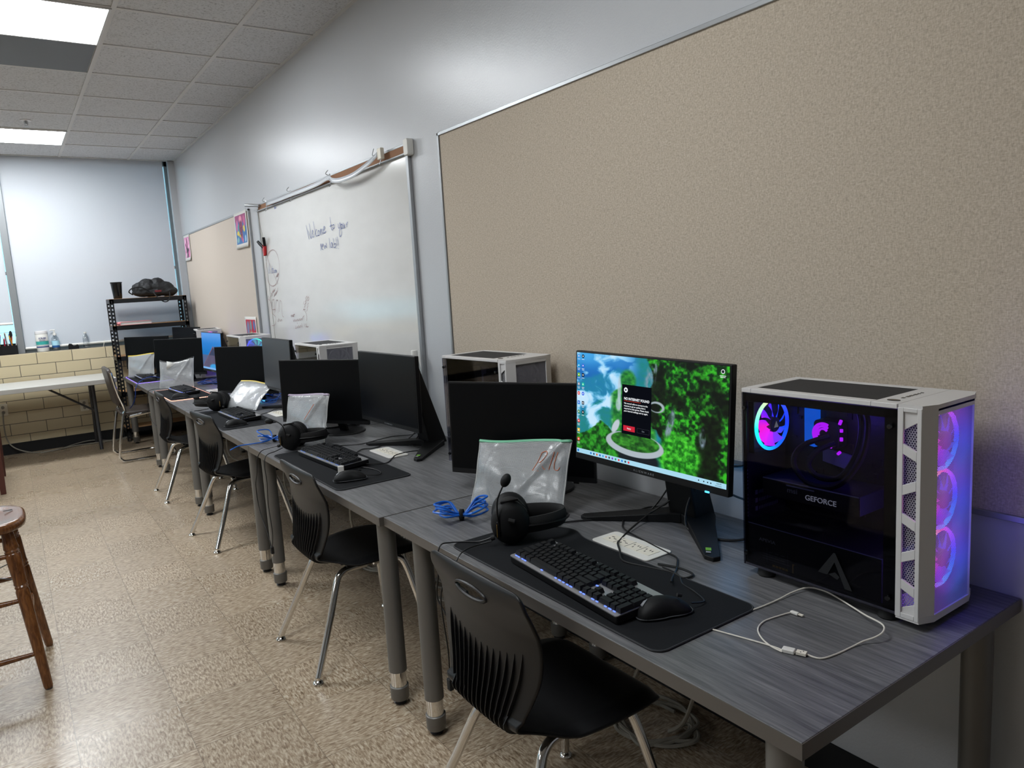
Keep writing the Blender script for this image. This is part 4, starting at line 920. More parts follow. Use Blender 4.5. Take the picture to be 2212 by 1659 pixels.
    p=MB().box((.205,-.020,.0165),(.014,.018,.0006),rot=(0,.07,.7)); p.build('green_sticker','greensticker',t,loc=(sx,sy,0))
    MB().box((.216,-.034,.0155),(.012,.010,.0006),rot=(0,.07,.7)).build('sticker_text','textgrey',t,loc=(sx,sy,0))
    return t
def mpose(cx,cy,yawdeg): return (cx,cy,T),R(yawdeg-90)
l_,r_=mpose(-.284,1.423,2.4); alien(l_,r_,'switched-on monitor showing green mountains and a No Internet box','hills',roll=1.3,zc=.333,stand=(.006,.012),glow=True)
l_,r_=mpose(-.309,3.022,1.9); alien(l_,r_,'switched-off V-stand monitor on the second desk, seen at a slant',zc=.268,tilt=1.1,stand=(.085,0))
l_,r_=mpose(-.335,4.546,.2); alien(l_,r_,'greyish switched-off V-stand monitor on the middle desk, beside the white tower',zc=.289,tilt=1.6,screen2='screenoff3')
l_,r_=mpose(-.306,6.397,3.1); alien(l_,r_,'switched-on monitor showing a blue sky picture, far down the row','sky',zc=.280,tilt=2.7)
l_,r_=mpose(-.22,7.88,15); alien(l_,r_,'dark V-stand monitor farthest down the row, by the metal shelf',zc=.290)
def flat(loc,yaw,label,zc=.227,base=(.03,.11),tilt=2):
    t=thing('flat_monitor',label,'monitor',loc,yaw,'slim black monitors on round stands')
    w,h=.54,.32; head=Matrix.Translation((0,0,zc))@Matrix.Rotation(R(-tilt),4,'X')
    b=MB().b2((-w/2,0,-h/2),(w/2,.012,h/2)).build('bezel','black',t,bev=.002); b.matrix_local=head
    MB().b2((-w/2+.006,-.0008,-h/2+.018),(w/2-.006,0,h/2-.006)).build('screen_panel','screenoff',b)
    MB().prism([(x,z-.02) for x,z in rrect(.40,.22,.03,4)],.010,.036,'y').build('back_shell','black',b,bev=.008)
    MB().box((.20,.004,-h/2-.003),(.018,.004,.005)).build('menu_button','black',b)
    bx,by=base
    MB().add([(bx-.03,.028,.20),(bx+.03,.028,.20),(bx+.03,.045,.20),(bx-.03,.045,.20),(bx-.022,by-.012,.010),(bx+.022,by-.012,.010),(bx+.022,by+.008,.010),(bx-.022,by+.008,.010)],[(0,3,2,1),(0,1,5,4),(1,2,6,5),(2,3,7,6),(3,0,4,7),(4,5,6,7)]).build('stand_neck','black',t,bev=.003)
    MB().lathe([(0,0),(.104,0),(.106,.003),(.102,.008),(.06,.011),(0,.012)],40,c=(bx,by,0)).build('round_base','black',t)
    return t
for (cx,cy,yw,l) in ((-.323,1.973,27.6,'slim black monitor behind the green-zipped pouch'),(-.419,3.54,30.5,'slim black monitor behind the lilac-zipped pouch'),
                 (-.379,5.116,30.9,'slim black monitor behind the fallen yellow-zipped pouch'),(-.446,7.01,38,'slim black monitor left of the blue-sky screen'),(-.56,8.02,38,'slim black monitor overlapping the metal shelf, farthest in the row')):
    l2,r2=mpose(cx,cy,yw); flat(l2,r2,l)
# ------------------------------------------------------------------ keyboards, mice, pads
KW,KD=.436,.135
def rows():
    u=.0190; out=[]
    def row(y,ws,x0=0.):
        x=x0
        for w in ws:
            if w<0: x+=-w*u; continue
            out.append((x,y,w)); x+=w*u
    row(0,[1,-1,1,1,1,1,-.5,1,1,1,1,-.5,1,1,1,1,-.25,1,1,1])
    row(1.25,[1]*13+[2,-.25,1,1,1,-.25,1,1,1,1]); row(2.25,[1.5]+[1]*12+[1.5,-.25,1,1,1,-.25,1,1,1,-1]); row(3.25,[1.75]+[1]*11+[2.25,-3.5,1,1,1])
    row(4.25,[2.25]+[1]*10+[2.75,-1.25,1,-1.25,1,1,1]); row(5.25,[1.25]*3+[6.25]+[1.25]*4+[-.25,1,1,1,-.25,2,1])
    return out,u
def make_keyboard(loc,rz,label,lit='keyglow'):
    t=thing('keyboard',label,'keyboard',loc,rz,'full-size mechanical keyboards')
    Mt=Matrix.Translation((0,0,.010))@Matrix.Rotation(R(3.2),4,'X')
    def tilt(o): o.matrix_local=Mt; return o
    tilt(MB().prism(rrect(KW,KD,.006,3),-.006,.010,'z').build('base','black',t,bev=.002))
    tilt(MB().prism(rrect(KW,KD,.006,3),.0101,.0122,'z').build('top_plate','silver',t))
    ks,u=rows(); m=MB(); x0=-KW/2+.009; y0=KD/2-.017
    ks.append((18.5+ .25*0,2.25,0))
    for (x,y,w) in ks:
        if w==0: continue
        a=x0+x; b=a+w*u-.0012; c=y0-y*u*.965+u*.45; d=c-u*.94; z=.0135; hz=.0105; i=.0022
        m.add([(a,d,z),(b,d,z),(b,c,z),(a,c,z),(a+i,d+i*1.2,z+hz),(b-i,d+i*1.2,z+hz),(b-i,c-i,z+hz),(a+i,c-i,z+hz)],[(0,3,2,1),(4,5,6,7),(0,1,5,4),(1,2,6,5),(2,3,7,6),(3,0,4,7)])
    for (y,) in ((2.25,),(4.25,)):
        a=x0+21.5*u; b=a+u-.0012; c=y0-y*u*.965+u*.45; d=c-u*1.9; z=.0135; i=.0022; hz=.0105
        m.add([(a,d,z),(b,d,z),(b,c,z),(a,c,z),(a+i,d+i,z+hz),(b-i,d+i,z+hz),(b-i,c-i,z+hz),(a+i,c-i,z+hz)],[(0,3,2,1),(4,5,6,7),(0,1,5,4),(1,2,6,5),(2,3,7,6),(3,0,4,7)])
    tilt(m.build('keycaps','keycap',t))
    g=MB()
    for i,x in enumerate((.010,.022,.040,.052,.13,.19,.207,.222,.238,.252,.29,.302,.335,.35,.38,.395,.41)):
        g.box((-KW/2+x+.006,-KD/2+.0110,.0128),(.007 if i%3 else .009,.0024,.0012))
    for y in (-.045,-.025,-.005): g.box((KW/2-.012,y,.0128),(.003,.010,.0012))
    g.box((KW/2-.135,.012,.0128),(.03,.003,.0012)); g.box((KW/2-.14,-.010,.0128),(.008,.003,.0012))
    tilt(g.build('key_backlight',lit,t))
    if lit=='keyglow': 
        o=text('maker_lettering','GAMES',.008,'black',t,(0,0,0),(0,0,0),.0001); o.matrix_local=Mt@Matrix.Translation((KW/2-.137,-.018,.0124))
    MB().box((-KW/2+.03,KD/2-.01,.004),(.012,.02,.012)).box((KW/2-.03,KD/2-.01,.004),(.012,.02,.012)).build('riser_foot','black',t)
    return t
M['bluedim']=emis('soft_key_light','6f9cff',.7)
PADZ=T+.0045
make_keyboard((-.640,1.288,PADZ+.002),R(-94.3),'black and silver keyboard on the nearest desk, lit blue from below')
k2=make_keyboard((-.600,2.99,PADZ+.002),R(-87.3),'black and silver keyboard on the second desk, charger plug in front','bluedim')
k3=dup(k2,(-.592,4.53,PADZ+.002),R(-88.5),'black and silver keyboard on the middle desk, between headset and mouse')
k4=make_keyboard((-.590,6.19,PADZ+.002),R(-87),'blue-lit keyboard in front of the pouch on the desk second from the shelf','keyglow')
dup(k2,(-.640,7.74,PADZ+.002),R(-90),'keyboard at the far end desk, below the yellow-zipped pouch by the shelf')
def make_mouse(loc,rz,label):
    t=thing('computer_mouse',label,'mouse',loc,rz,'black computer mice on the mouse pads')
    L=.124
    def fn(u,v):
        # u around half section (-1..1), v along length from palm (0) to front (1)
        y=(v-.5)*L; e=math.sqrt(max(0,1-(2*v-1)**4)); w=.031*(1-.10*math.exp(-((v-.55)/.12)**2))*(e**.6); hgt=.0385*(math.sin(PI*min(1,(v*.86+.08)))**.62)*(e**.5)*(1.06-.32*v)
        a=PI*u; return (w*math.cos(a)*-1,y,.0035+hgt*math.sin(a)**.75)
    MB().grid(fn,20,24).build('body','blackmatte',t,weld=True,sharp=0)
    rim=[]
    for k in range(36):
        a=2*PI*k/36; v=.5+.5*math.sin(a); w=.0325*abs(math.cos(a))**.5*(1 if math.cos(a)>0 else -1); rim.append((w*(1-.10*math.exp(-((v-.55)/.12)**2)),(v-.5)*(L+.003),.0045))
    MB().tube(rim,.0011,6,closed=True).build('edge_trim','dimtrim',t)
    MB().tube([(0,.034,.036),(0,.044,.033)],.0038,10).build('scroll_wheel','rubber',t)
    MB().add([(-.009,-.050,.0268),(.009,-.050,.0268),(0,-.034,.0372)],[(0,1,2)]).build('emblem','textgrey',t,solid=.0006)
    MB().b2((-.0335,.0,.012),(-.030,.03,.017)).build('side_button','black',t,bev=.001)
    return t
m1=make_mouse((-.612,1.054,PADZ),R(-111),'black mouse with a triangle mark beside the nearest keyboard')
dup(m1,(-.672,2.616,PADZ),R(-107),'black mouse on the second desk, next to the white charger')
dup(m1,(-.682,4.25,PADZ),R(-90),'black mouse on the middle desk')
dup(m1,(-.675,5.86,PADZ),R(-110),'black mouse on the desk second from the shelf')
dup(m1,(-.650,7.42,PADZ),R(-110),'black mouse under the hanging blue cable on the far end desk')
def make_pad(loc,rz,label,w=.79,d=.30,edge=None,wave=False):
    t=thing('mouse_pad',label,'mouse pad',loc,rz,'wide black mouse pads')
    pl=rrect(w,d,.028,7)
    if wave:
        q_=[]
        for k in range(60):
            u=k/59; x=(w/2-.028)-(w-.056)*u; y=d/2+.026*math.exp(-((u-.84)/.07)**2); q_.append((x,y))
        pl=[p for p in pl if not(p[1]>=d/2-.0005)]
        # first quarter (right-top) then top edge then the rest
        pr_=[p for p in rrect(w,d,.028,7)]
        pl=pr_[:8]+q_[1:-1]+pr_[8:]
    MB().prism(pl,0,.004,'z').build('cloth_surface','pad',t)
    MB().tube([(x,y,.0028) for x,y in pl],.0021,6,closed=True).build('stitched_edge',edge or 'stitch',t)
    return t
make_pad((-.590,1.338,T),R(-90),'wide black mouse pad on the nearest desk, under the headset and lit keyboard',wave=True)
make_pad((-.612,2.905,T),R(-90),'wide black mouse pad on the second desk')
make_pad((-.622,4.56,T),R(-90),'wide black mouse pad on the middle desk')
make_pad((-.612,6.125,T),R(-90),'black mouse pad with a pink-orange glowing edge',edge='pinkglow')
make_pad((-.618,7.70,T),R(-90),'black mouse pad with a purple glowing edge at the far end',edge='purpleglow',w=.78)
# ------------------------------------------------------------------ headsets (local: cups on the y axis, band towards +x, lying on its side)
def make_headset(loc,rz,label,boom,side=-1,second=None):
    t=thing('gaming_headset',label,'headset',loc,rz,'black headsets with boom microphones')
    for sg in (-1,1):
        zc=.056
        zc=.060 if sg==side else .050
        Mx=Matrix.Translation((0,sg*.058,zc))@Matrix.Scale(1.08,4)@Matrix.Rotation(-sg*PI/2,4,'X')@Matrix.Scale(.88,4,(1,0,0))
        c=MB().lathe([(.030,-.022),(.050,-.020),(.056,-.008),(.057,.004),(.052,.018),(.040,.026),(.018,.030),(0,.031)],32,Mx).build('ear_cup','blackmatte',t)
        MB().lathe([(.026,-.046),(.044,-.046),(.053,-.036),(.053,-.026),(.046,-.020)],32,Mx).build('ear_cushion','rubber',c)
        if sg==side:
            MB().box((-.034,sg*.087,zc-.008),(.007,.008,.042)).build('side_strip','black',c,bev=.002)
            MB().box((-.0375,sg*.090,zc-.012),(.0012,.005,.034)).build('gold_line','gold',c)
            MB().tube([(-.045,sg*.075,zc-.034),(-.056,sg*.075,zc-.036)],.007,10).tube([(-.005,sg*.093,zc+.018),(.012,sg*.097,zc+.014)],.006,8).build('dial','rubber',c)
    # band: padded arc, plus thin outer hoop
    b=[];h_=[]
    for k in range(25):
        a=-PI/2+PI*k/24; b.append((.030+.122*math.cos(a),.064*math.sin(a),.050+.006*math.cos(a))); h_.append((.020+.145*math.cos(a),.076*math.sin(a),.052))
    m=MB(); vs=[];n=len(b)
    for i,p in enumerate(b):
        a=-PI/2+PI*i/24; nx,ny=math.cos(a),math.sin(a)
        for k in range(10):
            th=2*PI*k/10; vs.append((p[0]+nx*.008*math.cos(th),p[1]+ny*.008*math.cos(th),p[2]+.023*math.sin(th)))
    m.add(vs,[(i*10+k,i*10+(k+1)%10,(i+1)*10+(k+1)%10,(i+1)*10+k) for i in range(n-1) for k in range(10)],None,True); m.build('head_band','rubber',t)
    MB().tube(h_,.0035,6).build('outer_hoop','black',t)
    MB().box((.0,side*.062,.122),(.050,.012,.006),rot=(0,-.12,0)).tube([(.022,side*.062,.124),(.050,side*.066,.095),(.045,side*.064,.060)],.0016,5).build('yoke','black',t,bev=.001)
    mc=MB().tube(cr(boom,6),.0024,6).build('boom','black',t)
    e=Vector(boom[-1]); d=(e-Vector(boom[-2])).normalized(); rot=d.to_track_quat('Z','Y').to_matrix().to_4x4()
    MB().ell((0,0,0),(.0135,.0135,.0195),16,10,Matrix.Translation(e)@rot).build('foam_windscreen','blackmatte',mc)
    return t
PT=T+.0045
make_headset((-.576,1.672,PT),R(-33.5),'black headset on the nearest desk, microphone raised before the green-zipped pouch',[(-.030,-.088,.045),(-.034,-.090,.095),(-.031,-.090,.135),(-.018,-.089,.165),(-.006,-.088,.187)])
make_headset((-.628,3.40,PT),R(-33.5),'black headset on the second desk, microphone bent towards the window side',[(-.010,-.088,.045),(-.012,-.092,.090),(-.020,-.092,.120),(-.045,-.092,.141),(-.078,-.092,.145)])
make_headset((-.60,4.98,PT),R(147),'black headset on the middle desk with its band towards the desk front',[(.02,.088,.055),(.06,.094,.080),(.09,.095,.095),(.105,.094,.097)],side=1)
# ------------------------------------------------------------------ zippered mesh pouches
def vinyl(name,clear,pitch,lw):
    t=NT(name); tc=t.n('ShaderNodeTexCoord'); sep=t.n('ShaderNodeSeparateXYZ'); t.l(tc.outputs['Object'],sep.inputs[0])
    fx=t.math('ABSOLUTE',t.math('SUBTRACT',t.math('FRACT',t.math('DIVIDE',sep.outputs[0],pitch)),.5)); fz=t.math('ABSOLUTE',t.math('SUBTRACT',t.math('FRACT',t.math('DIVIDE',sep.outputs[2],pitch)),.5))
    th=t.math('GREATER_THAN',t.math('MAXIMUM',fx,fz),.5-lw/2)
    d=t.pr(hx('b4b7b9'),.35,0,Specular_IOR_Level=.5); tp=t.n('ShaderNodeBsdfTransparent'); g=t.n('ShaderNodeBsdfGlossy'); g.inputs['Roughness'].default_value=.26
    w=t.noise(t.coord('Object'),13,2,.5,.5); bn=t.bump(w,.7,.010); t.l(bn,d.inputs['Normal']); t.l(bn,g.inputs['Normal'])
    a=t.n('ShaderNodeMixShader'); a.inputs[0].default_value=.22; t.l(tp.outputs[0],a.inputs[1]); t.l(g.outputs[0],a.inputs[2])
    b=t.n('ShaderNodeMixShader'); t.l(t.math('ADD',t.math('MULTIPLY',th,.62),clear),b.inputs[0]); t.l(a.outputs[0],b.inputs[1]); t.l(d.outputs[0],b.inputs[2])
    return t.fin(b.outputs[0])
M['vinyl']=vinyl('mesh_vinyl',.13,.0034,.34); M['vinyl2']=vinyl('frosted_vinyl',.20,.0030,.28)
M['bagedge']=simple('pouch_edge_binding','b9bab8',.4)
M['zg']=simple('green_zip','6fb894',.5); M['zl']=simple('lilac_zip','a99ab0',.5); M['zy']=simple('yellow_zip','d8c04a',.5); M['zk']=simple('black_zip','1a1a1c',.5)
M['paper']=simple('folded_paper','dcdcd8',.7)
M['orangeink']=simple('orange_marker_ink','c8662f',.6)
def make_pouch(loc,rz,label,w,h,lean,zip_,thick=.022,mat='vinyl',seed=1,drop=None,top=None,slump=0):
    t=thing('mesh_pouch',label,'pouch',loc,rz,'zippered mesh pouches')
    g=random.Random(seed); ph=[g.uniform(0,6) for _ in range(6)]
    def sh(u,v,side):
        e=(4*u*(1-u))**.5*(4*v*(1-v))**.4 if 0<u<1 and 0<v<1 else 0
        y=side*thick*e
        y+=.005*math.sin(7*u+ph[0]+3*v)*math.sin(PI*u)+.003*math.sin(9*v+5*u+ph[1])*math.sin(PI*v)
        cx=(u-.5)*w*(1-.03*math.sin(PI*v)); z=v*h+(.012*math.sin(PI*u+ph[2]) if v>.5 else 0)*(v-.5)*2
        if top: z+=top(u)*max(0,(v-.5)*2)
        # crease from the upper right to the middle
        d=(u-.92)+.55*(1-v); y+=-.010*math.exp(-(d/.035)**2)*sm_(v)
        L=lean
        yy=y+math.sin(L)*z+slump*(z/h)**2; zz=math.cos(L)*z-abs(slump)*.35*(z/h)**2
        return (cx,yy,zz+.002)
    def sm_(v): return max(0,min(1,v*1.6))
    bd=MB(); bd.grid(lambda u,v:sh(u,v,-1),30,24); bd.grid(lambda u,v:sh(u,v,1),30,24); bd.build('mesh_body',mat,t)
    ed=[sh(0,v/12,0) for v in range(13)]; e2=[sh(1,v/12,0) for v in range(13)]; e3=[sh(u/12,0,0) for u in range(13)]
    MB().tube(ed,.0022,5).tube(e2,.0022,5).tube(e3,.0018,5).build('edge_binding','bagedge',t)
    z=MB()
    zs=[]
    for k in range(25):
        p=Vector(sh(k/24,1,0)); zs.append(p)
    n=len(zs); vs=[]
    for p in zs: vs+=[p+Vector((0,-.002,-.010)),p+Vector((0,-.002,.003))]
    z.add(vs,[(2*i,2*i+1,2*i+3,2*i+2) for i in range(n-1)]); z.tube([p+Vector((0,-.003,-.003)) for p in zs],.0022,5)
    z.build('zip',zip_,t,solid=.002)
    return t,sh
t,sh=make_pouch((-.425,1.87,T),R(21.7-90),'clear mesh pouch with a green zip and orange writing, nearest the camera',.347,.222,R(19.9),'zg')
m=MB()
def sp(u,v): p=sh(u,v,-1); return Vector((p[0],p[1]-.0015,p[2]))
for s in ([(.665,.60),(.70,.70),(.735,.84)],[(.735,.84),(.78,.86),(.80,.82),(.76,.74),(.72,.71)],[(.745,.72),(.77,.64),(.79,.62)],[(.83,.62),(.85,.74),(.87,.86)],[(.90,.85),(.885,.74),(.885,.64),(.92,.62),(.94,.66)],[(.67,.605),(.73,.60)]): m.tube(cr([sp(a,b) for a,b in s],4),.0011,4)
m.build('orange_handwriting','orangeink',t)
def coil(name,label,loc,rz,lean,r,n,mat,rad=.0035,z0=None):
    pts=[]
    for k in range(n*22):
        a=2*PI*k/22; rr=r*(1+.07*math.sin(k*.37)); x=rr*math.cos(a)*1.15; z=r+rr*math.sin(a); y=.004*math.sin(k*.9)+.0012*k/22
        pts.append((x,y+math.sin(lean)*z,math.cos(lean)*z+.006))
    o=MB().tube(pts,rad,6).build(name,mat,None); o.location=loc; o.rotation_euler=(0,0,rz); return tag(o,label,'cable','coiled cables inside the pouches')
M['cableghost']=simple('pale_grey_cable','8a8f92',.5)
coil('coiled_cable','grey cable coil seen through the green-zipped pouch',(-.445,1.905,T),R(21.7-90),R(19.9),.062,3,'cableghost',.0045)
t,sh=make_pouch((-.535,3.545,T),R(13-90),'clear mesh pouch with a lilac zip leaning on the second slim monitor',.36,.225,R(13),'zl',seed=5,thick=.026,mat='vinyl2')
m=MB()
def sp(u,v): p=sh(u,v,-1); return Vector((p[0],p[1]-.0012,p[2]))
m.tube([sp(.60,.48),sp(.67,.62),sp(.76,.80)],.0016,5); m.build('orange_stroke','orangeink',t)
coil('coiled_cable','grey cable coil seen through the lilac-zipped pouch',(-.535,3.52,T),R(13-90),R(13),.036,3,'cableghost',.003)
make_pouch((-.505,4.88,T+.004),R(20-90),'crumpled mesh pouch with a yellow zip lying behind the middle keyboard',.36,.20,R(38),'zy',seed=9,thick=.03,mat='vinyl2',slump=.03)
t,sh=make_pouch((-.565,6.62,T),R(50-90),'mesh pouch with a dark zip and folded white paper inside, beside the blue-lit keyboard',.30,.235,R(12),'zk',seed=12,thick=.024,mat='vinyl2',top=lambda u:.02*(2*u-1)**2-.012)
o=MB().add([(-.06,.012,.225),(.02,.012,.205),(-.07,.014,.155)],[(0,1,2)]).build('folded_paper','paper',None,solid=.001); o.location=(-.575,6.60,T); o.rotation_euler=(0,0,R(50-90)); tag(o,'white folded paper inside the dark-zipped pouch','paper')
make_pouch((-.66,7.86,T),R(35-90),'mesh pouch with a yellow zip standing on the desk by the metal shelf',.33,.225,R(8),'zy',seed=15,thick=.022,mat='vinyl2')
# ------------------------------------------------------------------ cables on the desks
def cable(name,label,pts,r,mat,cat='cable',group=None,n=7):
    o=MB().tube(cr(pts,n),r,7).build(name,mat,None)
    if name in ('mouse_cord','headset_cord'):
        own=[x for x in C.objects if x.get('category')==('mouse' if name=='mouse_cord' else 'headset')]
        p=Vector(pts[0]); par=min(own,key=lambda x:(x.location-p).length); o.parent=par
        o.matrix_parent_inverse=(Matrix.Translation(par.location)@Matrix.Rotation(par.rotation_euler.z,4,'Z')).inverted()
        return o
    return tag(o,label,cat,group)
def bundle(name,label,loc,rz,mat,loops,r=.003,strapw=.012,tail=None,group=None):
    t=thing(name,label,'cable',loc,rz,group)
    g=random.Random(len(label)); m=MB()
    pts=[]
    for k in range(loops):
        s=1 if k%2 else -1; L=.075+g.uniform(-.012,.012); wd=.022+g.uniform(0,.034); z=.008+.014*g.random()+.005*k
        pts+=[(0,g.uniform(-.004,.004),.016+.003*g.uniform(-1,1)),(s*L*.55,wd*s,z+.01*g.random()),(s*L,g.uniform(-.01,.01),z+.012*g.random()),(s*L*.55,-wd*s,z)]
    pts=[(p[0],p[1],max(.004,p[2])) for p in pts]
    if tail: pts+=tail
    m.tube(cr(pts,7),r,7); m.build('jacket',mat,t)
    m=MB(); vs=[]
    ring=[(.0,.015*math.cos(a),.018+.017*math.sin(a)) for a in np.linspace(0,2*PI,17)[:-1]]
    for x in (-strapw/2,strapw/2): vs+=[(x,p[1],p[2]) for p in ring]
    m.add(vs,[(i,(i+1)%16,(i+1)%16+16,i+16) for i in range(16)]); m.build('strap','velcro',t,solid=.0015)
    return t
bundle('network_cable','blue network cable bundle tied in black on the nearest desk',(-.600,1.905,T),R(-40),'blue',10,.0031,group='blue network cables')
bundle('network_cable','blue network cable bundle on the second desk, its plug hanging off the edge',(-.655,3.62,T),R(-38),'blue',8,.0028,tail=[(-.03,-.02,.01),(-.09,-.05,.006),(-.145,-.09,.006),(-.17,-.13,-.004)],group='blue network cables')
M['bluedark']=simple('dark_blue_cable','1b3f8f',.4)
for (x,y,z_,l) in ((-.25,5.07,2,'blue network cable heap behind the middle desk pouch'),(-.30,6.55,3,'blue network cable heap beside the dark-zipped pouch')):
    g=random.Random(z_); pts=[]
    for k in range(26):
        a=k*1.1+g.random(); r_=.05+.07*g.random(); pts.append((x+r_*math.cos(a),y+1.6*r_*math.sin(a),T+.004+.035*g.random()))
    cable('network_cable',l,pts,.0028,'bluedark' if z_==3 else 'blue',group='blue network cables',n=5)
t=thing('network_cable','blue network cable hanging off the far end desk with a white plug','cable',(0,0,0),0,'blue network cables')
MB().tube(cr([(-.45,7.30,T+.004),(-.56,7.32,T+.03),(-.66,7.27,T+.055),(-.75,7.22,T+.035),(-.80,7.2,T-.02),(-.81,7.22,T-.10),(-.83,7.30,T-.18),(-.85,7.40,T-.225)],6),.0035,7).build('jacket','bluedark',t)
MB().box((-.853,7.42,T-.237),(.012,.035,.014),rot=(.5,0,0)).build('plug','white2',t,bev=.002)
# white charging cable
z=T+.0022
t=thing('charging_cable','thin white charging cable looped beside the nearest mouse pad','cable',(0,0,0))
MB().tube(cr([(-.60,.995,z),(-.585,.935,z),(-.562,.850,z),(-.555,.815,z),(-.556,.802,z)],6),.0016,7).tube(cr([(-.411,.884,z+.001),(-.440,.892,z),(-.484,.897,z),(-.520,.884,z),(-.545,.856,z),(-.558,.825,z),(-.560,.800,z)],6),.0016,7).tube(cr([(-.535,.770,z),(-.530,.742,z),(-.497,.732,z),(-.45,.728,z),(-.421,.722,z+.004),(-.400,.710,z+.010),(-.380,.706,z+.016),(-.358,.720,z+.018),(-.33,.77,z+.010),(-.303,.815,z+.004),(-.285,.86,z+.004),(-.278,.895,z+.005),(-.290,.925,z+.006),(-.33,.936,z+.004),(-.38,.938,z+.001),(-.441,.942,z),(-.48,.95,z),(-.52,.965,z)],6),.0017,7).build('jacket','whitecable',t)
MB().box((-.550,.793,T+.0045),(.015,.023,.008),rot=(0,0,.35)).build('plug_housing','white2',t,bev=.002)
MB().box((-.409,.877,T+.004),(.009,.018,.006),rot=(0,0,.05)).build('plug_housing','white2',t,bev=.002)
MB().box((-.541,.772,T+.0045),(.0125,.018,.0055),rot=(0,0,.35)).build('plug_metal','cream',t,bev=.0005)
MB().box((-.408,.863,T+.004),(.006,.010,.003),rot=(0,0,.05)).build('plug_metal','cream',t,bev=.0005)
MB().box((-.5435,.772,T+.0074),(.002,.002,.0004)).box((-.5375,.770,T+.0074),(.002,.002,.0004)).build('plug_holes','black',t)
t=thing('usb_charger','white plug-in charger standing prongs up by the second keyboard','charger',(-.658,2.742,PADZ),R(-20))
MB().b2((-.012,-.011,0),(.012,.011,.030)).build('body','white2',t,bev=.003)
MB().b2((-.0075,-.003,.030),(-.006,.003,.046)).b2((.006,-.003,.030),(.0075,.003,.046)).build('prongs','chrome',t)
# headset cords over the desk edge
cable('headset_cord','black headset cord draped over the nearest desk edge and hanging low',[(-.655,1.64,T+.03),(-.675,1.685,T+.010),(-.70,1.722,T+.006),(-.735,1.742,T+.007),(-.765,1.742,T+.008),(-.782,1.735,T-.02),(-.79,1.722,.601),(-.795,1.729,.53),(-.79,1.69,.484),(-.79,1.665,.405),(-.79,1.698,.296)],.0022,'cordblack','cord','headset cords')
cable('headset_cord','second black headset cord crossing the nearest mouse pad corner',[(-.665,1.635,T+.022),(-.69,1.66,T+.012),(-.73,1.655,T+.012),(-.762,1.64,T+.010),(-.785,1.633,T-.01),(-.80,1.645,.62),(-.82,1.66,.56),(-.80,1.68,.40),(-.79,1.70,.30)],.0020,'cordblack','cord','headset cords')
o=thing('cord_plug','black twin plug hanging below the nearest desk beside its leg','plug',(-.79,1.70,.285)); MB().box((0,0,0),(.014,.018,.034)).build('housing','rubber',o,bev=.003); MB().tube([(0,0,-.017),(0,0,-.032)],.003,6).build('tip','chrome',o)
cable('headset_cord','black headset cord hanging off the second desk, reaching lowest',[(-.70,3.37,T+.03),(-.74,3.40,T+.02),(-.775,3.43,T+.006),(-.795,3.44,T-.03),(-.80,3.45,.57),(-.80,3.50,.49),(-.80,3.479,.381),(-.80,3.385,.291),(-.80,3.345,.235)],.0022,'cordblack','cord','headset cords')
cable('headset_cord','black headset cord hanging off the second desk nearer its chair',[(-.70,3.35,T+.02),(-.74,3.33,T+.014),(-.785,3.32,T+.004),(-.80,3.31,T-.04),(-.80,3.30,.55),(-.80,3.318,.44),(-.80,3.30,.315),(-.80,3.33,.235)],.0020,'cordblack','cord','headset cords')
o=thing('cord_plug','black twin plug hanging low below the second desk','plug',(-.80,3.335,.22)); MB().box((0,0,0),(.014,.020,.034)).build('housing','rubber',o,bev=.003); MB().tube([(0,0,-.017),(0,0,-.030)],.003,6).build('tip','chrome',o)
cable('headset_cord','black cord looping from the middle headset over the desk front',[(-.66,5.02,T+.012),(-.72,5.0,T+.012),(-.76,4.96,T+.018),(-.775,4.88,T+.012),(-.74,4.82,T+.010),(-.66,4.83,T+.010),(-.60,4.88,T+.01)],.0022,'cordblack','cord','headset cords')
cable('headset_cord','black cord from the glowing mouse pad hanging before the desk leg',[(-.60,6.50,T+.008),(-.70,6.60,T+.008),(-.77,6.62,T+.006),(-.79,6.62,T-.03),(-.80,6.62,.50),(-.79,6.56,.42),(-.76,6.45,.38),(-.70,6.30,.40)],.0022,'cordblack','cord','headset cords')
G='black cables around the monitors'
zz=T+.004
cable('power_cable','black cable across the nearest power outlet, curling back by the mouse',[(-.14,1.46,.80),(-.145,1.45,.74),(-.20,1.50,zz+.02),(-.30,1.475,zz+.004),(-.378,1.437,zz),(-.42,1.40,zz+.012),(-.450,1.36,zz+.012),(-.478,1.318,zz+.003),(-.459,1.258,zz),(-.439,1.193,zz),(-.442,1.150,zz),(-.410,1.150,zz),(-.405,1.20,zz),(-.424,1.251,zz)],.0028,'cordblack','cable',G)
cable('power_cable','black cable from under the lit monitor towards the nearest headset',[(-.13,1.47,.77),(-.10,1.53,zz+.02),(-.131,1.588,zz),(-.23,1.575,zz),(-.28,1.60,zz),(-.318,1.62,zz),(-.40,1.66,zz),(-.44,1.64,zz)],.0026,'cordblack','cable',G)
cable('power_cable','black cable behind the nearest outlet running to the keyboard corner',[(-.12,1.49,.76),(-.16,1.54,zz+.01),(-.219,1.582,zz),(-.27,1.54,zz),(-.31,1.49,zz),(-.336,1.373,zz),(-.350,1.30,zz),(-.360,1.250,zz),(-.389,1.220,zz),(-.420,1.195,zz),(-.46,1.17,zz),(-.50,1.135,zz+.012)],.0024,'cordblack','cable',G)
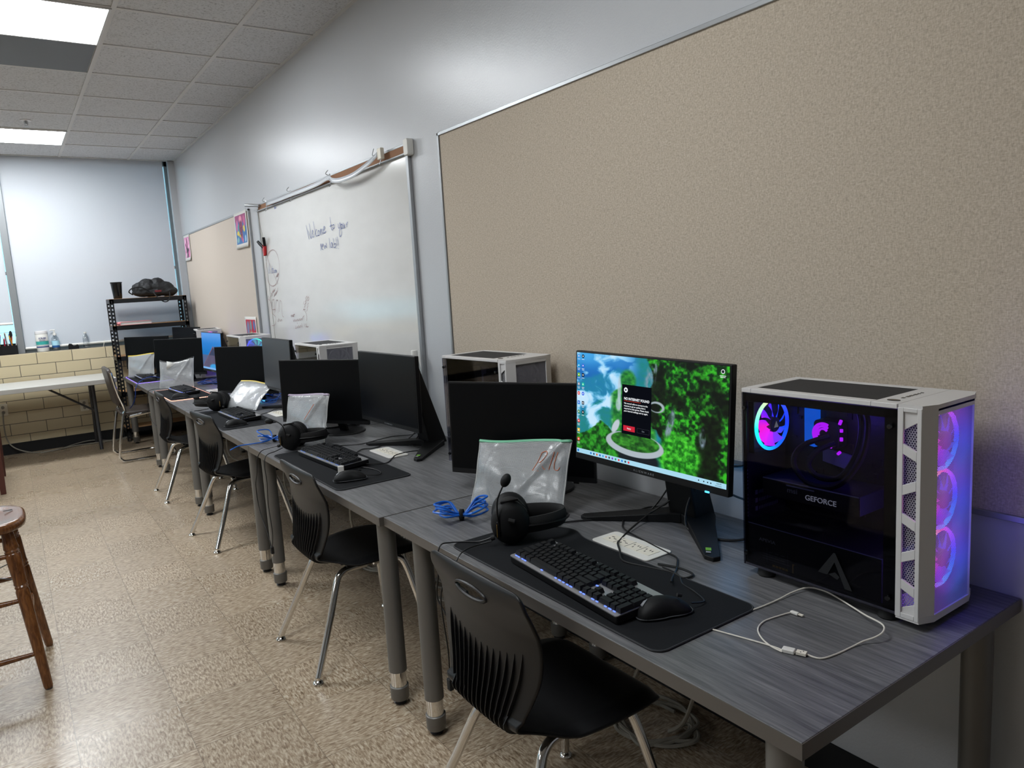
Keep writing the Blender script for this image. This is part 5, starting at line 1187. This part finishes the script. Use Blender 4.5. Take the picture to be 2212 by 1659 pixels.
cable('power_cable','thick black cable looped on the desk between lit monitor and tower',[(-.13,1.36,.80),(-.16,1.385,.74),(-.185,1.375,zz+.01),(-.19,1.32,zz),(-.185,1.26,zz),(-.15,1.21,zz+.004),(-.11,1.17,zz+.03),(-.085,1.12,.74)],.0036,'cordblack','cable',G)
cable('power_cable','black cable from the lit monitor back up to the tower rear',[(-.11,1.37,.82),(-.10,1.32,.84),(-.10,1.24,.855),(-.11,1.16,.90),(-.13,1.10,.91)],.0034,'cordblack','cable',G)
cable('power_cable','black cable sagging between the lit monitor and the tower side',[(-.10,1.35,.80),(-.10,1.30,.77),(-.10,1.22,.762),(-.11,1.15,.79),(-.13,1.10,.82)],.0030,'cordblack','cable',G)
cable('mouse_cord','black cord from the nearest mouse curling over the pad edge',[(-.550,1.030,PADZ+.012),(-.51,1.03,PADZ+.004),(-.485,1.08,PADZ+.002),(-.469,1.129,zz),(-.435,1.175,zz),(-.43,1.23,zz)],.0018,'cordblack','cord','mouse cords')
cable('mouse_cord','black cord from the mouse beside the white charger, curling to the keyboard',[(-.62,2.60,PADZ+.012),(-.57,2.59,PADZ+.004),(-.54,2.63,PADZ+.002),(-.54,2.70,PADZ+.002),(-.565,2.76,PADZ+.004)],.0018,'cordblack','cord','mouse cords')
cable('power_cable','black cable crossing the second outlet in a long curve',[(-.545,2.78,PADZ+.01),(-.46,2.76,zz),(-.40,2.82,zz),(-.37,2.84,zz+.006),(-.30,2.85,zz+.006),(-.22,2.84,zz),(-.205,2.90,zz),(-.22,2.99,zz),(-.17,3.02,zz+.03),(-.14,3.02,.78)],.0024,'cordblack','cable',G)
cable('power_cable','black cable from the second keyboard to the slanted monitor foot',[(-.545,3.03,PADZ+.01),(-.49,3.03,zz),(-.42,3.09,zz),(-.37,3.07,zz),(-.30,3.10,zz),(-.20,3.07,zz+.012),(-.15,3.03,.74)],.0024,'cordblack','cable',G)
cable('power_cable','thin black cable looping behind the second keyboard towards the slim monitor base',[(-.50,3.20,PADZ+.01),(-.45,3.24,zz),(-.38,3.20,zz),(-.30,3.22,zz),(-.20,3.24,zz),(-.12,3.16,zz+.01),(-.12,3.08,.72)],.0022,'cordblack','cable',G)
cable('power_cable','black cables gathered behind the second unlit tower',[(-.10,2.62,.80),(-.11,2.70,.78),(-.09,2.80,.75),(-.07,2.88,.73),(-.05,2.95,.70)],.003,'cordblack','cable',G)
cable('power_cable','black cable loop low behind the second unlit tower',[(-.12,2.60,.78),(-.13,2.68,.73),(-.11,2.76,zz+.006),(-.08,2.70,zz),(-.10,2.62,zz+.03)],.0028,'cordblack','cable',G)
cable('power_cable','black cable over the third outlet on the middle desk',[(-.49,4.45,zz+.01),(-.42,4.50,zz+.01),(-.36,4.56,zz+.012),(-.30,4.50,zz+.006),(-.24,4.62,zz),(-.20,4.72,zz+.02)],.0024,'cordblack','cable',G)
# small glowing adaptors among the heaps
for (x,y,l,mt) in ((-.305,5.05,'small cyan-lit adaptor in the cable heap on the middle desk','iceblue'),):
    t=thing('lit_adaptor',l,'adaptor',(x,y,T),.4); MB().b2((-.02,-.012,0),(.02,.012,.016)).build('housing','clear',t,bev=.003); MB().b2((-.014,-.008,.003),(.014,.008,.013)).build('light',mt,t)
# ------------------------------------------------------------------ cables on the floor
M['floorcable']=simple('grey_power_cord','8d887d',.55)
def floorcoil(label,c,r,n,seed,up=None,w=.006):
    g=random.Random(seed); pts=[]
    for k in range(n*9):
        a=2*PI*k/9; rr=1+g.uniform(-.22,.22); pts.append((c[0]+r[0]*rr*math.cos(a),c[1]+r[1]*rr*math.sin(a),.008+.016*g.random()))
    if up: pts+=up
    cable('floor_cable',label,pts,w,'floorcable','cord','grey power cords on the floor',6)
floorcoil('coiled grey power cord on the floor below the nearest desk',(-.19,1.52),(.10,.13),4,4,[(-.20,1.45,.02),(-.22,1.36,.12),(-.18,1.32,.35),(-.15,1.34,.60)])
cable('floor_cable','grey power cord rising from the floor coil to the nearest desk',[(-.08,1.48,.012),(-.16,1.42,.012),(-.28,1.47,.012),(-.30,1.58,.02),(-.24,1.56,.14),(-.18,1.48,.40),(-.16,1.44,.62)],.006,'floorcable','cord','grey power cords on the floor')
floorcoil('coiled grey power cord on the floor under the second desk end',(-.22,2.85),(.07,.16),3,8,[(-.28,2.95,.06),(-.29,3.02,.20),(-.27,3.05,.45),(-.25,3.04,.61)])
floorcoil('coiled grey power cord hanging under the second desk beside its chair',(-.30,3.35),(.06,.12),3,11,[(-.40,3.32,.2),(-.42,3.28,.45),(-.38,3.26,.62)])
floorcoil('coiled grey power cord on the floor under the middle desk',(-.22,4.60),(.09,.17),3,21,[(-.30,4.7,.1),(-.28,4.75,.4),(-.25,4.75,.62)])
floorcoil('coiled grey power cord on the floor under the desk second from the shelf',(-.22,6.1),(.09,.17),3,31,[(-.30,6.2,.1),(-.28,6.25,.4),(-.25,6.25,.62)])
cable('floor_cable','long grey cord along the far wall from the outlet, touching the floor',[(-1.80,8.515,.42),(-1.81,8.50,.30),(-1.80,8.49,.15),(-1.74,8.47,.06),(-1.60,8.40,.008),(-1.42,8.36,.008),(-1.25,8.44,.008),(-1.05,8.42,.008),(-.86,8.44,.008),(-.70,8.46,.03)],.006,'floorcable','cord','grey cords along the far wall')
cable('floor_cable','thinner grey cord crossing the first along the far wall',[(-1.55,8.32,.006),(-1.40,8.36,.008),(-1.28,8.44,.02),(-1.12,8.49,.03),(-.95,8.46,.008),(-.80,8.40,.006)],.004,'floorcable','cord','grey cords along the far wall')
cable('floor_cable','pale cord hanging below the far end desk behind the folding chair',[(-.55,8.0,.62),(-.53,8.0,.5),(-.50,8.02,.35),(-.52,8.05,.15),(-.56,8.08,.01)],.006,'whitecable','cord')
# ------------------------------------------------------------------ metal shelf and what stands on it
def slots():
    t=NT('slotted_black_steel'); tc=t.n('ShaderNodeTexCoord'); s=t.n('ShaderNodeSeparateXYZ'); t.l(tc.outputs['Object'],s.inputs[0])
    hz=t.math('LESS_THAN',t.math('ABSOLUTE',t.math('SUBTRACT',t.math('FRACT',t.math('MULTIPLY',s.outputs[2],26.)),.5)),.24)
    ha=t.math('LESS_THAN',t.math('ABSOLUTE',t.math('SUBTRACT',s.outputs[0],.018)),.0065); hb=t.math('LESS_THAN',t.math('ABSOLUTE',t.math('SUBTRACT',s.outputs[1],.018)),.0065)
    h=t.math('MULTIPLY',hz,t.math('MAXIMUM',ha,hb)); p=t.pr(hx('15161a'),.42,.3); tp=t.n('ShaderNodeBsdfTransparent'); m=t.n('ShaderNodeMixShader'); t.l(h,m.inputs[0]); t.l(p.outputs[0],m.inputs[1]); t.l(tp.outputs[0],m.inputs[2]); return t.fin(m.outputs[0])
M['slots']=slots()
t=thing('metal_shelf','black slotted steel shelving unit in the window corner','shelf',(-.45,8.383,0))
hw,hd=.355,.145
for (sx,sy,a) in ((-1,-1,0),(1,-1,PI/2),(1,1,PI),(-1,1,-PI/2)):
    MB().b2((0,0,0),(.036,.0018,1.43)).b2((0,0,0),(.0018,.036,1.43)).build('post','slots',t,loc=(sx*hw,sy*hd,0),rot=(0,0,a))
for z in (1.43,1.165,.86,.50,.13):
    s=MB().b2((-hw,-hd,z-.042),(hw,-hd+.004,z)).b2((-hw,hd-.004,z-.042),(hw,hd,z)).b2((-hw,-hd,z-.042),(-hw+.004,hd,z)).b2((hw-.004,-hd,z-.042),(hw,hd,z)).build('shelf_beam','steel',t)
    MB().b2((-hw+.003,-hd+.003,z-.008),(hw-.003,hd-.003,z+.003)).build('shelf_board','shelfwood',s)
z=1.434
t=thing('tumbler','black tapered tumbler on the metal shelf top','tumbler',(-.715,8.34,z))
MB().lathe([(.0,0),(.036,0),(.040,.01),(.052,.158),(.049,.160),(.046,.150),(.036,.01),(0,.008)],24).build('body','blackgloss',t); MB().lathe([(.050,.150),(.0535,.156),(.0535,.164),(.0,.165)],24).build('rim','black',t)
t=thing('duffel_bag','black nylon bag slumped on the metal shelf top','bag',(-.385,8.34,z))
m=MB()
for (x,y,z_,a,b,c) in ((0,0,.045,.205,.09,.045),(-.07,0,.082,.13,.08,.080),(.06,0,.082,.145,.08,.080),(-.055,0,.125,.080,.06,.062),(.045,0,.132,.070,.06,.062),(.13,0,.05,.10,.08,.05)): m.ell((x,y,z_),(a,b,c),18,12)
o=m.build('body','bag_black',t,sharp=0); k=o.modifiers.new('r','REMESH'); k.mode='VOXEL'; k.voxel_size=.006; k.use_smooth_shade=True; k=o.modifiers.new('s','SMOOTH'); k.iterations=6
tx=bpy.data.textures.new('folds','CLOUDS'); tx.noise_scale=.05; k=o.modifiers.new('d','DISPLACE'); k.texture=tx; k.strength=.022; k.texture_coords='LOCAL'; k.mid_level=.5
MB().tube(cr([(-.20,-.06,.03),(-.235,-.08,.06),(-.20,-.09,.095),(-.12,-.085,.10),(-.05,-.09,.06)],6),.006,6).tube(cr([(-.02,-.13,.05),(.0,-.17,.0),(.05,-.175,-.05),(.09,-.17,-.055),(.12,-.16,-.02),(.13,-.13,.04)],6),.006,6).build('strap','rubber',t)
MB().box((.03,-.098,.055),(.06,.004,.018)).build('red_tag',simple('dark_red_patch','6b1c24',.6),t)
t=thing('notebook','pink-covered notebook lying on the second shelf','book',(-.60,8.32,1.170),R(4))
MB().b2((-.14,-.09,0),(.14,.09,.028)).build('pages','paper',t); MB().b2((-.145,-.095,.028),(.145,.095,.031)).b2((-.145,-.095,-.001),(.145,.095,.002)).b2((-.145,-.095,0),(-.141,.095,.03)).build('cover',simple('pink_cover','d88f98',.5),t)
t=thing('pencil_case','small pink pencil case beside the notebook','case',(-.725,8.26,1.170)); MB().ell((0,0,.018),(.045,.03,.018),16,8).build('body',simple('pink_fabric','cf8084',.6),t); MB().tube([(-.03,-.01,.034),(.03,-.01,.034)],.002,5).build('zip','white2',t)
# ------------------------------------------------------------------ window sill things
zs=.9625
t=thing('wipes_canister','white wipes canister with a teal label on the window sill','canister',(-1.398,8.585,zs))
MB().lathe([(0,0),(.050,0),(.053,.006),(.053,.165),(.050,.172)],28).build('body','white2',t)
MB().lathe([(.050,.172),(.0535,.174),(.0535,.196),(.050,.202),(0,.203)],28).build('lid','white',t)
M['teal']=simple('teal_label','35a39b',.45); M['navy']=simple('navy_print','2c3a72',.45)
MB().lathe([(.0534,.068),(.0534,.102)],28).build('teal_band','teal',t); MB().lathe([(.0534,.040),(.0534,.052)],28).lathe([(.0534,.057),(.0534,.060)],28).build('navy_band','navy',t)
text('maker_lettering','SCRUBS',.020,'navy',t,(-.030,-.0545,.125),(PI/2,0,0),sx=.9,bold=.0006)
for zz_ in (.106,.114): MB().box((0,-.0538,zz_),(.050,.0008,.003)).build('small_print','navy',t)
t=thing('sanitizer_bottle','clear pump sanitizer bottle with a light blue label on the sill','bottle',(-1.288,8.585,zs))
MB().lathe([(0,0),(.030,0),(.034,.006),(.034,.10),(.030,.125),(.014,.145),(.014,.155)],22).build('body','clear',t)
MB().lathe([(.0344,.03),(.0344,.095)],22).build('label',simple('pale_blue_label','a9d6e8',.4),t); MB().lathe([(.0346,.030),(.0346,.050)],22).build('blue_band',simple('deep_blue_label','1c4f8a',.4),t)
MB().lathe([(.016,.150),(.016,.170),(.007,.172),(.007,.195)],14).tube([(.0,0,.20),(0,0,.20)],.001,4).tube([(.008,0,.203),(-.030,0,.203),(-.036,0,.196)],.005,8).build('pump','white2',t)
t=thing('tape_dispenser','small black tape dispenser on the window sill','dispenser',(-1.140,8.575,zs))
MB().prism([(-.045,0),(.045,0),(.045,.030),(.038,.042),(.0,.030),(-.012,.052),(-.035,.056),(-.045,.040)],-.022,.022,'y').build('body','black',t,bev=.003); MB().prism([(-.020+.013*math.cos(k*PI/8),.034+.013*math.sin(k*PI/8)) for k in range(16)],-.018,.018,'y').build('tape_roll','cream',t)
t=thing('plastic_bottle','empty clear plastic bottle on the sill near the metal shelf','bottle',(-1.025,8.58,zs))
MB().lathe([(0,.004),(.026,0),(.029,.012),(.029,.04),(.026,.046),(.029,.052),(.029,.09),(.026,.11),(.012,.138),(.012,.150)],20).build('body','clear',t); MB().lathe([(.0135,.146),(.0135,.160),(0,.161)],14).build('cap','white2',t)
t=thing('plastic_bottle','clear plastic bottle with a white cap behind the second desk monitor','bottle',(-.055,3.22,T))
MB().lathe([(0,.004),(.030,0),(.033,.012),(.033,.11),(.030,.12),(.033,.13),(.033,.26),(.028,.31),(.014,.375),(.014,.392)],22).build('body','clear',t); MB().lathe([(.0165,.385),(.0165,.410),(.015,.412),(0,.413)],16).build('cap','white2',t)
t=thing('wooden_stick','thin pale stick leaning on the sill beside the shelf','stick',(0,0,0)); MB().tube([(-.86,8.545,1.03),(-.885,8.535,.955)],.0022,6).build('upper_end','cream',t); MB().tube([(-.885,8.535,.955),(-.80,8.525,.80)],.0016,6).build('lower_end','cream',t)
# pen caddy
t=thing('pen_caddy','black mesh desk caddy full of pens at the window sill end','caddy',(-1.70,8.575,zs))
c=MB(); w,d,h=.095,.045,.10
c.b2((-w,-d,0),(w,d,.003)); c.b2((-w,-d,0),(w,-d+.002,.085)); c.b2((-w,d-.002,0),(w,d,h)); c.b2((-w,-d,0),(-w+.002,d,h)); c.b2((w-.002,-d,0),(w,d,h)); c.b2((.02,-d,0),(.022,d,h)); c.b2((-.04,-d,0),(-.038,d,h)); c.build('box','black',t)
MB().tube([(-w,d,h),(-w,d,.21),(w,d,.21),(w,d,h)],.002,6).build('wire_handle','darksteel',t)
cols=[('b02020','red'),('e07020','orange'),('2040a0','blue'),('208040','green'),('d0b020','yellow'),('202020','black'),('c02040','crimson'),('6a8a2a','olive green'),('303030','dark grey'),('e8e8e8','white'),('d05020','rust orange'),('204080','navy'),('b8860b','ochre'),('c8c8c8','silver grey')]
for c_,_ in cols: M['pen_'+c_]=simple('pen_'+c_,c_,.4)
g=random.Random(5)
for k,(c_,cn) in enumerate(cols):
    x=-.085+.17*(k+.5)/len(cols)
    tx_=g.uniform(-.30,.30); L=g.uniform(.14,.20); e=Vector((x+tx_*L*.5,g.uniform(-.02,.02),L)); b_=Vector((x,g.uniform(-.01,.01),.006))
    p=thing('pen','%s pen standing in the crowded black desk caddy on the sill'%cn,'pen',(-1.70,8.575,zs),0,'pens in the caddy')
    MB().tube([b_,e],.004 if k%3 else .0055,8).build('barrel','pen_'+c_,p); MB().tube([e,e+(e-b_).normalized()*.014],[.0042,.0018],8).build('tip','pen_'+cols[(k+4)%len(cols)][0],p)
t=thing('hair_brush','round dark hairbrush standing in the caddy','brush',(-1.645,8.575,zs)); MB().ell((0,0,.19),(.014,.008,.035),14,10).build('head','blackmatte',t); MB().tube([(0,0,.006),(0,0,.16)],.005,8).build('handle','black',t)
t=thing('red_flower','red fluffy flower head poking out of the caddy','ornament',(-1.765,8.57,zs)); MB().ell((0,0,.165),(.032,.028,.036),16,12).build('bloom',simple('red_felt','b81c26',.8,0,.8,200),t); MB().tube([(0,0,.006),(0,0,.14)],.003,6).build('stem','pen_208040',t)
# wall outlets low on the far wall
for (x,z,l) in ((-1.122,.39,'small grey wall outlet under the folding table, nearer the shelf'),(-1.797,.44,'grey wall outlet at the photo edge with a cord plugged in')):
    t=thing('wall_outlet',l,'outlet',(x,YF-.001,z),0,'wall outlets'); MB().prism(rrect(.075,.115,.006,3),-.006,0,'y').build('cover_plate','cream' ,t,bev=.001)
    m=MB()
    for dz in (-.024,.024): m.prism([(.014*math.cos(a),dz+.017*math.sin(a)) for a in np.linspace(0,2*PI,15)[:-1]],-.008,-.006,'y')
    m.build('socket','graywire',t)
# ------------------------------------------------------------------ folding table
t=thing('folding_table','long grey plastic folding table by the far wall','table',(-1.80,8.10,0))
zt=.70
MB().prism(rrect(1.84,.72,.05,6),zt-.045,zt,'z').build('tabletop','plastictable',t,bev=.006,seg=3)
for (x) in (.74,-.74):
    l=MB().tube(cr([(x,.30,zt-.03),(x,.30,.30),(x,.36,.06),(x,.37,.0)],5),.0165,10).build('leg','darksteel',t)
    l=MB().tube(cr([(x,-.0,zt-.03),(x+.0,-.02,.30),(x-.0,-.05,.10),(x,-.07,.0)],5),.0165,10).build('leg','darksteel',t)
    MB().tube([(x,.30,.36),(x,-.02,.36)],.011,8).build('cross_bar','darksteel',t)
    s=1 if x>0 else -1
    MB().tube([(x,.14,.36),(x-s*.42,.14,zt-.04)],.010,8).build('diagonal_brace','darksteel',t)
# ------------------------------------------------------------------ folding/sled chair
t=thing('sled_chair','brown padded chair with a chrome sled frame at the far end desk','chair',(-.78,7.38,0))
for sy in (-.225,.225):
    MB().tube(cr([(-.205,sy,.80),(-.175,sy,.62),(-.135,sy,.47),(-.155,sy,.40),(-.215,sy,.10),(-.205,sy,.028),(-.15,sy,.012),(.0,sy,.012),(.18,sy,.012),(.225,sy,.03),(.21,sy,.10),(.17,sy,.38),(.12,sy,.42),(-.10,sy,.40)],5),.0115,8).build('side_frame','chrome',t)
MB().tube([(-.10,-.225,.40),(-.10,.225,.40)],.009,8).tube([(.16,-.225,.40),(.16,.225,.40)],.009,8).build('cross_rail','chrome',t)
MB().prism(rrect(.36,.42,.05,5,.01,0),.412,.442,'z').build('seat','brownseat',t,bev=.012,seg=3)
bk=MB().prism(rrect(.43,.34,.05,5,0,0),-.018,.018,'y').build('backrest','brownseat',t,bev=.014,seg=3,loc=(-.190,0,.69),rot=(R(-9),0,R(90)))
bk.rotation_euler=Matrix.Rotation(R(-9),3,'Y').to_4x4().to_euler(); bk.matrix_local=Matrix.Translation((-.192,0,.665))@Matrix.Rotation(R(-9),4,'Y')@Matrix.Rotation(PI/2,4,'Z')
# ------------------------------------------------------------------ wooden stool
t=thing('wooden_stool','old turned-leg wooden stool at the photo edge','stool',(-1.875,3.29,0))
S_=.625
def seatfn(u,v):
    pass
pl=[]
for k in range(40):
    a=2*PI*k/40; c_,s_=math.cos(a),math.sin(a); n_=3.2; r_=(abs(c_)**n_+abs(s_)**n_)**(-1/n_); pl.append((.170*r_*c_,.185*r_*s_))
vs=[];fs=[];K=len(pl)
rings=[(.0,S_-.008),(.35,S_-.009),(.62,S_-.005),(.82,S_+.002),(.93,S_+.003),(.985,S_-.003),(1.,S_-.014),(.985,S_-.026),(.90,S_-.034),(.0,S_-.036)]
for (r_,z_) in rings:
    for p in pl: vs.append((p[0]*r_,p[1]*r_,z_))
for i in range(len(rings)-1):
    for k in range(K): fs.append((i*K+k,i*K+(k+1)%K,(i+1)*K+(k+1)%K,(i+1)*K+k))
MB().add(vs,fs,None,True).build('seat','oak',t,weld=True,sharp=0)
MB().prism(rrect(.030,.010,.004,3,.115,.06),S_+.0025,S_+.0040,'z').prism(rrect(.030,.010,.004,3,.02,.12),S_-.0015,S_+.0020,'z').build('seat_slots','blackmatte',t)
feet=[(.160,-.203),(.180,.205),(-.175,-.203),(-.185,.205)]
tops=[(.105,-.105),(.105,.110),(-.105,-.105),(-.105,.110)]
P=[]
for (f,p) in zip(feet,tops):
    a=Vector((f[0],f[1],.0)); b=Vector((p[0],p[1],S_-.03)); P.append((a,b)); pts=[];rs=[]
    for (s,r_) in ((.0,.012),(.02,.0155),(.12,.0165),(.30,.019),(.50,.021),(.62,.0225),(.635,.0195),(.645,.0225),(.655,.0195),(.665,.0225),(.68,.021),(.80,.0245),(.845,.025),(.855,.021),(.865,.0245),(.875,.021),(.885,.0245),(.90,.0235),(.97,.0195),(1.,.018)): pts.append(a.lerp(b,s)); rs.append(r_)
    l=MB().tube(pts,rs,14).build('leg','oak',t); MB().lathe([(0,0),(.012,0),(.013,.005),(0,.006)],12,c=(f[0],f[1],0)).build('glide','darksteel',l)
def at(i,z_): a,b=P[i]; return a.lerp(b,z_/(S_-.03))
for (i,j,z_) in ((0,2,.50),(0,2,.335),(0,2,.135),(1,3,.50),(1,3,.335),(0,1,.26),(2,3,.26),(0,1,.45),(2,3,.45)):
    a,b=at(i,z_),at(j,z_); pts=[a.lerp(b,k/6) for k in range(7)]; MB().tube(pts,[.007,.009,.0105,.011,.0105,.009,.007],10).build('rung','oak',t)
MB().tube([at(0,.41),at(3,.41)],.002,6).tube([at(1,.41),at(2,.41)],.002,6).build('brace_wire','darksteel',t)
# ------------------------------------------------------------------ corner of a wooden table at the photo edge
t=thing('wooden_table','dark red wooden table whose corner legs show at the photo edge','table',(-2.42,7.10,0))
MB().b2((-.60,-.43,.60),(.60,.43,.63)).build('tabletop','plastictable',t,bev=.004)
for (x,y) in ((.57,-.38),(.57,.36),(-.57,-.38),(-.57,.36)):
    MB().add([(x-.018,y-.018,0),(x+.018,y-.018,0),(x+.018,y+.018,0),(x-.018,y+.018,0),(x-.03,y-.03,.60),(x+.03,y-.03,.60),(x+.03,y+.03,.60),(x-.03,y+.03,.60)],[(0,3,2,1),(4,5,6,7),(0,1,5,4),(1,2,6,5),(2,3,7,6),(3,0,4,7)]).build('leg','darkwood',t,bev=.003)
MB().b2((-.56,-.39,.53),(.56,-.37,.60)).b2((-.56,.35,.53),(.56,.37,.60)).b2((.55,-.37,.53),(.57,.35,.60)).b2((-.57,-.37,.53),(-.55,.35,.60)).build('apron','darkwood',t)
# ------------------------------------------------------------------ world, camera, view
w=bpy.data.worlds.new('World'); sc.world=w; w.use_nodes=True; nt=w.node_tree
bg=nt.nodes['Background']; bg.inputs[0].default_value=(.50,.84,1.,1); bg.inputs[1].default_value=2.0
cam=bpy.data.cameras.new('Camera'); co=bpy.data.objects.new('Camera',cam); C.objects.link(co)
F=Vector((0.55647181,0.81913369,-0.13913707)); Rt=Vector((0.82109293,-0.5677702,-0.05868051)); U=Vector((0.12706506,0.08159041,0.98853299))
co.matrix_world=Matrix(((Rt.x,U.x,-F.x,-1.67873258),(Rt.y,U.y,-F.y,0),(Rt.z,U.z,-F.z,1.38197545),(0,0,0,1)))
cam.sensor_width=36; cam.lens=1587.08823/2212*36; cam.clip_start=.02; cam.clip_end=100
sc.camera=co
sc.view_settings.view_transform='Standard'; sc.view_settings.look='None'; sc.view_settings.gamma=1; sc.view_settings.use_curve_mapping=False
sc.view_settings.exposure=0
sc.cycles.use_denoising=True
sc.cycles.use_adaptive_sampling=True; sc.cycles.adaptive_threshold=.02
sc.cycles.max_bounces=8; sc.cycles.diffuse_bounces=4; sc.cycles.glossy_bounces=4; sc.cycles.transparent_max_bounces=12
sc.cycles.sample_clamp_indirect=6
bpy.context.view_layer.update()
